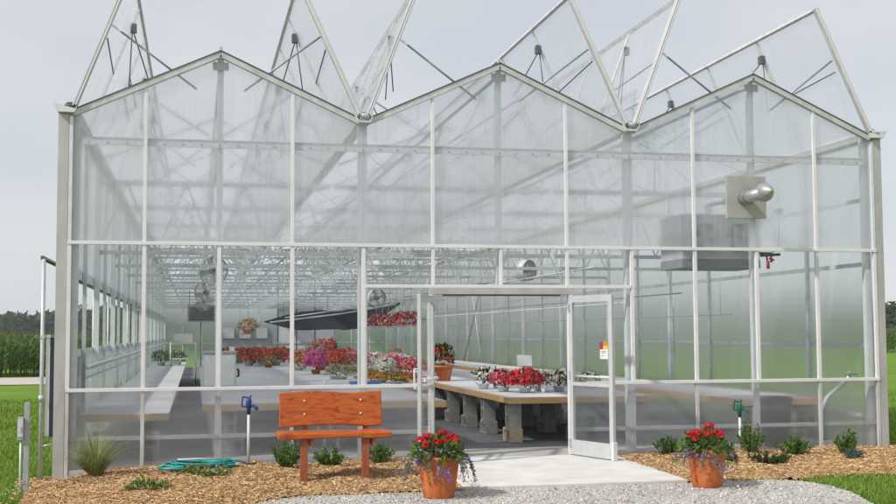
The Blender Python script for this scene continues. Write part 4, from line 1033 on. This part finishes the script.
# ornamental grass
o = thing('ornamental_grass', 'arching pale green ornamental grass clump at the left corner', 'ornamental grass', (.44,-.90,gz(.44,-.90)-.01))
b = MB()
for i in range(620):
    a = random.random()*6.28; sp = random.random()**.55; L = random.uniform(.30,.66); p = Vector((math.cos(a)*.06*sp, math.sin(a)*.06*sp, 0))
    d = Vector((math.cos(a)*sp*.85 - .14, math.sin(a)*sp*.6, 1)).normalized(); w = .004; q = Vector((-math.sin(a), math.cos(a), 0))*w
    k = len(b.v); n = 7
    for s in range(n):
        ww = q*(1 - s/n*.85); b.v += [tuple(p-ww), tuple(p+ww)]; p = p + d*L/(n-1); d = (d + Vector((math.cos(a)*.14*sp-.02, math.sin(a)*.14*sp, -.27*sp*(s*.5)))).normalized()
    for s in range(n-1): b.f.append((k+2*s,k+2*s+1,k+2*s+3,k+2*s+2)); b.m.append(0); b.sm.append(True)
part(b, 'foliage', M['grassplume'], o)
b = MB(); b.lathe([(.07,0),(.05,.04),(0,.05)], (0,0,0), 10); part(b, 'base_tuft', M['leaf_dark'], o)

# ------------------------------------------------------------------ garden seat
o = thing('wooden_bench', 'rustic red stained wooden garden seat standing on the mulch', 'garden bench', (3.05,-1.95,gz(3.05,-1.95)-.03))
def plank(x0, x1, y0, y1, z0, z1, wav, nseg=14):
    b = MB()
    for i in range(nseg+1):
        x = x0 + (x1-x0)*i/nseg; w0 = wav*mnoise.noise(Vector((x*2.2, 5, z0))); w1 = wav*.35*mnoise.noise(Vector((x*2.2, 9, z1)))
        b.v += [(x,y0,z0+w0),(x,y1,z0+w0),(x,y1,z1+w1),(x,y0,z1+w1)]
    for i in range(nseg):
        k = i*4
        for a, c in ((0,1),(1,2),(2,3),(3,0)): b.f.append((k+c,k+a,k+4+a,k+4+c)); b.m.append(0); b.sm.append(False)
    b.f.append((0,1,2,3)); e = nseg*4; b.f.append((e+3,e+2,e+1,e)); b.m += [0,0]; b.sm += [False]*2
    return b
part(plank(-.615,.625,-.20,.24,.485,.55,.03, 40), 'seat', M['bench_wood'], o, .012)
bk = part(plank(-.58,.575,0,.055,.60,.985,.06, 40), 'backrest', M['bench_wood'], o, .012); bk.location = (0,.115,0); bk.rotation_euler.x = R(-7)
b = MB()
for x in (-.30,.335):
    for z in (.735,.885): b.lathe([(0,-.012),(.009,-.010),(.012,-.004),(.012,0)], (x,0,z), 12, axis='y')
part(b, 'bolt', M['galv_light'], bk)
for x in (-.335,.345):
    b = MB(); b.bar((x,-.13,0),(x,-.11,.482), .075, .10, (0,1,0)); part(b, 'leg', M['bench_leg'], o, .006)
    b = MB(); b.bar((x+.045,.34,-.01),(x+.045,.215,.56), .05, .09, (0,1,0)); part(b, 'leg', M['bench_leg'], o, .006)
    b = MB(); b.bar((x+.045,.235,.56),(x+.045,.305,.95), .05, .055, (0,1,0)); part(b, 'back_post', M['bench_leg'], o, .006)
    b = MB(); b.bar((x+.0875,-.18,.44),(x+.0875,.26,.44), .035, .085); part(b, 'brace', M['bench_leg'], o, .005)
    b = MB(); b.bar((x+.0,-.14,.04),(x+.0,.02,.04), .0745, .08); b.lathe([(0,0),(.012,0),(.012,.006),(0,.008)], (x+.03,-.1,.4), 8, axis='x'); part(b, 'foot', M['bench_leg'], o, .006)

# ------------------------------------------------------------------ hydrants and hose
def hydrant(lab, x, y, hgt, paint, pipe):
    o = thing('yard_hydrant', lab, 'hydrant', (x, y, gz(x,y)-.02), None)
    b = MB(); b.tube([(0,0,0),(0,0,hgt-.15)], .017, 12); part(b, 'standpipe', M[pipe], o)
    b = MB(); b.lathe([(.0,-.17),(.022,-.17),(.026,-.10),(.036,-.09),(.036,.0),(.028,.02),(.0,.03)], (0,0,hgt), 16)
    b.tube([(0,0,hgt-.05),(.05,-.02,hgt-.06),(.085,-.035,hgt-.085),(.095,-.04,hgt-.12)], .018, 10); b.lathe([(.022,-.02),(.024,.0),(.022,.02)], (.09,-.037,hgt-.10), 12)
    part(b, 'head', M[paint], o)
    b = MB(); b.bar((0,0,hgt+.03),(-.07,.0,hgt+.045), .022, .02); b.bar((-.07,0,hgt+.05),(-.085,0,hgt-.07), .02, .018, (0,1,0)); b.bar((-.085,0,hgt-.07),(-.02,0,hgt-.085), .02, .016); b.bar((.0,0,hgt+.01),(.03,0,hgt+.06), .022, .02); part(b, 'handle', M[paint], o)
    return o
hydrant('blue headed yard hydrant on a pale pipe left of the garden seat', 2.19, -.38, .80, 'blue_paint', 'galv_light')
h2 = hydrant('green headed yard hydrant on a pipe among the right shrubs', 8.67, -.38, .64, 'green_paint', 'white_pot')
b = MB(); b.tube([(.03,.0,.60),(.20,.0,.61)], .006, 6); part(b, 'spout_rod', M['dark_steel'], h2)
o = thing('garden_hose', 'teal garden hose coiled flat on the mulch with a brass end', 'hose', (1.60,-.78,gz(1.6,-.78)))
b = MB(); pts = []
for i in range(300):
    t_ = i/300; a = t_*2*math.pi*7.3; rr = .40 + .07*math.sin(a*.43+1) - .05*t_*2 + .02*math.sin(a*2.1)
    pts.append((rr*math.cos(a)*1.03, rr*math.sin(a)*.42, .018 + .012*(i//41) + .012*math.sin(a*1.7+t_*9)))
pts += [(.45,.02,.09),(.52,.08,.06),(.56,.16,.035),(.60,.22,.03)]
b.tube(pts, .0115, 7); part(b, 'tubing', M['hose'], o)
b = MB(); b.tube([(.60,.22,.03),(.65,.28,.03)], .017, 10); b.lathe([(0,-.02),(.028,-.02),(.03,0),(.028,.02),(0,.02)], (.66,.29,.035), 12); part(b, 'brass_end', M['brass'], o)
b = MB(); b.tube([(-.25,-.08,.13),(0,-.1,.135),(.28,-.02,.12)], .009, 6); part(b, 'pale_hose', M['white_pot'], o)

# ------------------------------------------------------------------ corn and far trees
def corn(lab, spots):
    b, s = MB(), MB()
    for (x, y, z) in spots:
        h = random.uniform(1.60,1.92); ln = Vector((random.gauss(0,.03), random.gauss(0,.03), 1)); base = Vector((x,y,z))
        b.tube([base, base + ln*h*.95], .014, 3, False); a = random.random()*6.28
        for i in range(10):
            u = .12 + .8*i/10; a += math.pi + random.gauss(0,.35); p = base + ln*h*u; L = random.uniform(.55,.85)*(1 - .35*abs(u-.5))
            hd = Vector((math.cos(a), math.sin(a), 0)); q = Vector((-hd.y, hd.x, 0))*.04; d = hd*.55 + Vector((0,0,.9)); k = len(b.v)
            for sgi in range(5):
                w = q*(.6,1,.9,.6,.05)[sgi]; b.v += [tuple(p-w), tuple(p+w)]; p = p + d.normalized()*L/4; d = d + hd*.18 + Vector((0,0,-.42))
            for sgi in range(4): b.f.append((k+2*sgi,k+2*sgi+1,k+2*sgi+3,k+2*sgi+2)); b.m.append(0); b.sm.append(True)
        for _ in range(4):
            tp = base + ln*h*.93; d = Vector((random.gauss(0,.35), random.gauss(0,.35), 1)); s.bar(tp, tp + d*.22, .012, .012)
    o = b.build('corn_field', M['corn']); tag(o, lab, 'corn field', None, 'stuff')
    part(s, 'tassels', M['tassel'], o)['kind'] = 'stuff'
def rows(x0, x1, y0, n, sp, zf):
    out = []
    for r_ in range(n):
        x = x0
        while x < x1: out.append((x + random.gauss(0,.03), y0 + r_*.72 + random.gauss(0,.04), zf(x))); x += sp*random.uniform(.8,1.25)
    return out
corn('tall green corn field standing across the road at the left', rows(-20, -2.6, 38.4, 8, .19, lambda x: -.12))
corn('tall green corn field beyond the lawn behind and right of the greenhouse', rows(-2, 78, 66, 5, .26, lambda x: -.03))
corn('tall green corn along the lawn seen past the left wall', rows(-2.4, -.9, 46.5, 22, .19, lambda x: -.12))
# small roadside bushes at the right
b = MB()
for i in range(60):
    crown(b, (random.uniform(20,60), 60 + random.uniform(-1.5,1.5), .2), .5, .5, random.uniform(.35,.6), 26, .2, .12, lo=-.2)
tag(b.build('weed_strip', M['leaf_yellowgreen']), 'rough weeds along the foot of the far corn', 'weeds', None, 'stuff')

def treeline(lab, pts, n, hmin, hmax, ls, nl):
    b = MB(); tr = MB()
    seg = []
    for i in range(len(pts)-1):
        seg.append((Vector(pts[i]), Vector(pts[i+1]), math.dist(pts[i], pts[i+1])))
    tot = sum(s[2] for s in seg)
    for k in range(n):
        u = random.random()*tot
        for A, B, L in seg:
            if u <= L: p = A + (B-A)*(u/L); break
            u -= L
        hh = random.uniform(hmin, hmax)*(.85 + .35*mnoise.noise(Vector((p.x*.03, p.y*.03, 2)))); r = hh*random.uniform(.30,.46); c = Vector((p.x + random.gauss(0,4), p.y + random.uniform(0,14), 0))
        tr.tube([(c.x,c.y,-.2),(c.x,c.y,hh*.6)], hh*.025, 5, False, hh*.01)
        for _ in range(nl):
            v = sph(); lump = 1 + .3*mnoise.noise(v*2 + c*.3); q = c + Vector((v.x*r*lump*(.5+.5*random.random()), v.y*r*lump*(.5+.5*random.random()), hh*.56 + v.z*hh*.46*lump*(.6+.4*random.random())))
            if q.z < .2: q.z = random.uniform(.2, 1.5)
            b.leaf(q, sph(), ls*random.uniform(.7,1.4), ls*.8)
    o = b.build('tree_line', M['tree']); tag(o, lab, 'trees', None, 'stuff'); part(tr, 'trunks', M['bark'], o)['kind'] = 'stuff'
treeline('dark green wood along the horizon at the left', [(-70,300),(20,310),(90,330)], 260, 6.0, 8.6, 1.8, 120)
treeline('dark green wood along the horizon behind the right wall', [(90,330),(150,260),(200,230),(280,230)], 230, 6.5, 9.5, 1.8, 110)
treeline('nearer dark green trees above the corn at the far right', [(82,128),(100,128),(130,124)], 34, 5.0, 6.3, .7, 260)

# humid summer air
m, t, out = nt('haze'); pv = t.nodes.new('ShaderNodeVolumePrincipled'); pv.inputs['Color'].default_value = (.92,.95,1,1); pv.inputs['Density'].default_value = .00045; pv.inputs['Anisotropy'].default_value = .2
t.links.new(pv.outputs[0], out.inputs['Volume'])
b = MB(); b.box(-2600,2600,-120,3600,-1.3,13.0); tag(b.build('haze', m), 'thin humid haze over the fields', 'haze', None, 'stuff')

# ------------------------------------------------------------------ sky, sun, camera
VEIL = 10.9
w = bpy.data.worlds.new('World'); scene.world = w; w.use_nodes = True
t = w.node_tree; bg = t.nodes['Background']; sky = t.nodes.new('ShaderNodeTexSky'); sky.sky_type = 'NISHITA'; sky.sun_disc = False
sun_dir = Vector((.78, .34, -.82)).normalized()     # direction the light travels
el = math.asin(-sun_dir.z); az = math.atan2(-sun_dir.x, -sun_dir.y)
sky.sun_elevation = el; sky.sun_rotation = az
sky.air_density = 1.0; sky.dust_density = .4; sky.ozone_density = 1.0; sky.altitude = 100
hs = t.nodes.new('ShaderNodeHueSaturation'); hs.inputs['Saturation'].default_value = .5
t.links.new(sky.outputs[0], hs.inputs['Color'])
# thin high cloud veil drawn over the clear sky
tc = t.nodes.new('ShaderNodeTexCoord'); mp = t.nodes.new('ShaderNodeMapping'); mp.inputs['Scale'].default_value = (1.3,1.3,3.2); mp.inputs['Location'].default_value = (.4,.2,0)
t.links.new(tc.outputs['Generated'], mp.inputs['Vector'])
cn = noise(t, 1.6, 5, .5, mp.outputs[0], .3)
veil = ramp(t, cn, [(.30,(.62,.66,.725)), (.50,(.735,.752,.785)), (.68,(.83,.835,.845))])
vm = t.nodes.new('ShaderNodeVectorMath'); vm.operation = 'SCALE'; vm.inputs['Scale'].default_value = VEIL; t.links.new(veil, vm.inputs[0])
mxs = t.nodes.new('ShaderNodeMix'); mxs.data_type = 'RGBA'; mxs.inputs['Factor'].default_value = .72
t.links.new(hs.outputs[0], mxs.inputs['A']); t.links.new(vm.outputs[0], mxs.inputs['B']); t.links.new(mxs.outputs['Result'], bg.inputs['Color']); bg.inputs['Strength'].default_value = .1
L = bpy.data.lights.new('sun', 'SUN'); L.energy = 3.8; L.angle = R(2.0); L.color = (1, .955, .89)
so = bpy.data.objects.new('sun', L); col.objects.link(so); so.rotation_euler = sun_dir.to_track_quat('-Z', 'Y').to_euler(); so.location = (-20,-20,30)

cam = bpy.data.cameras.new('camera'); co = bpy.data.objects.new('camera', cam); col.objects.link(co); scene.camera = co
r_ = Vector((.978265,-.207298,-.005011)); u_ = Vector((-.009170,-.067390,.997685)); f_ = Vector((.207156,.975954,.067827))
mw = Matrix((( r_.x,u_.x,-f_.x,1.5510),(r_.y,u_.y,-f_.y,-15.1917),(r_.z,u_.z,-f_.z,1.6659),(0,0,0,1)))
co.matrix_world = mw; cam.sensor_width = 36; cam.lens = 1186.03/896*36; cam.clip_end = 8000; cam.clip_start = .1

vs = scene.view_settings; vs.view_transform = 'Standard'; vs.look = 'None'; vs.gamma = 1; vs.exposure = 0.0; vs.use_curve_mapping = False
scene.render.engine = 'CYCLES'; c = scene.cycles
c.max_bounces = 14; c.diffuse_bounces = 4; c.glossy_bounces = 3; c.transmission_bounces = 12; c.transparent_max_bounces = 48
c.use_denoising = True; c.use_adaptive_sampling = True; c.adaptive_threshold = .02; c.sample_clamp_indirect = 6; c.caustics_reflective = False
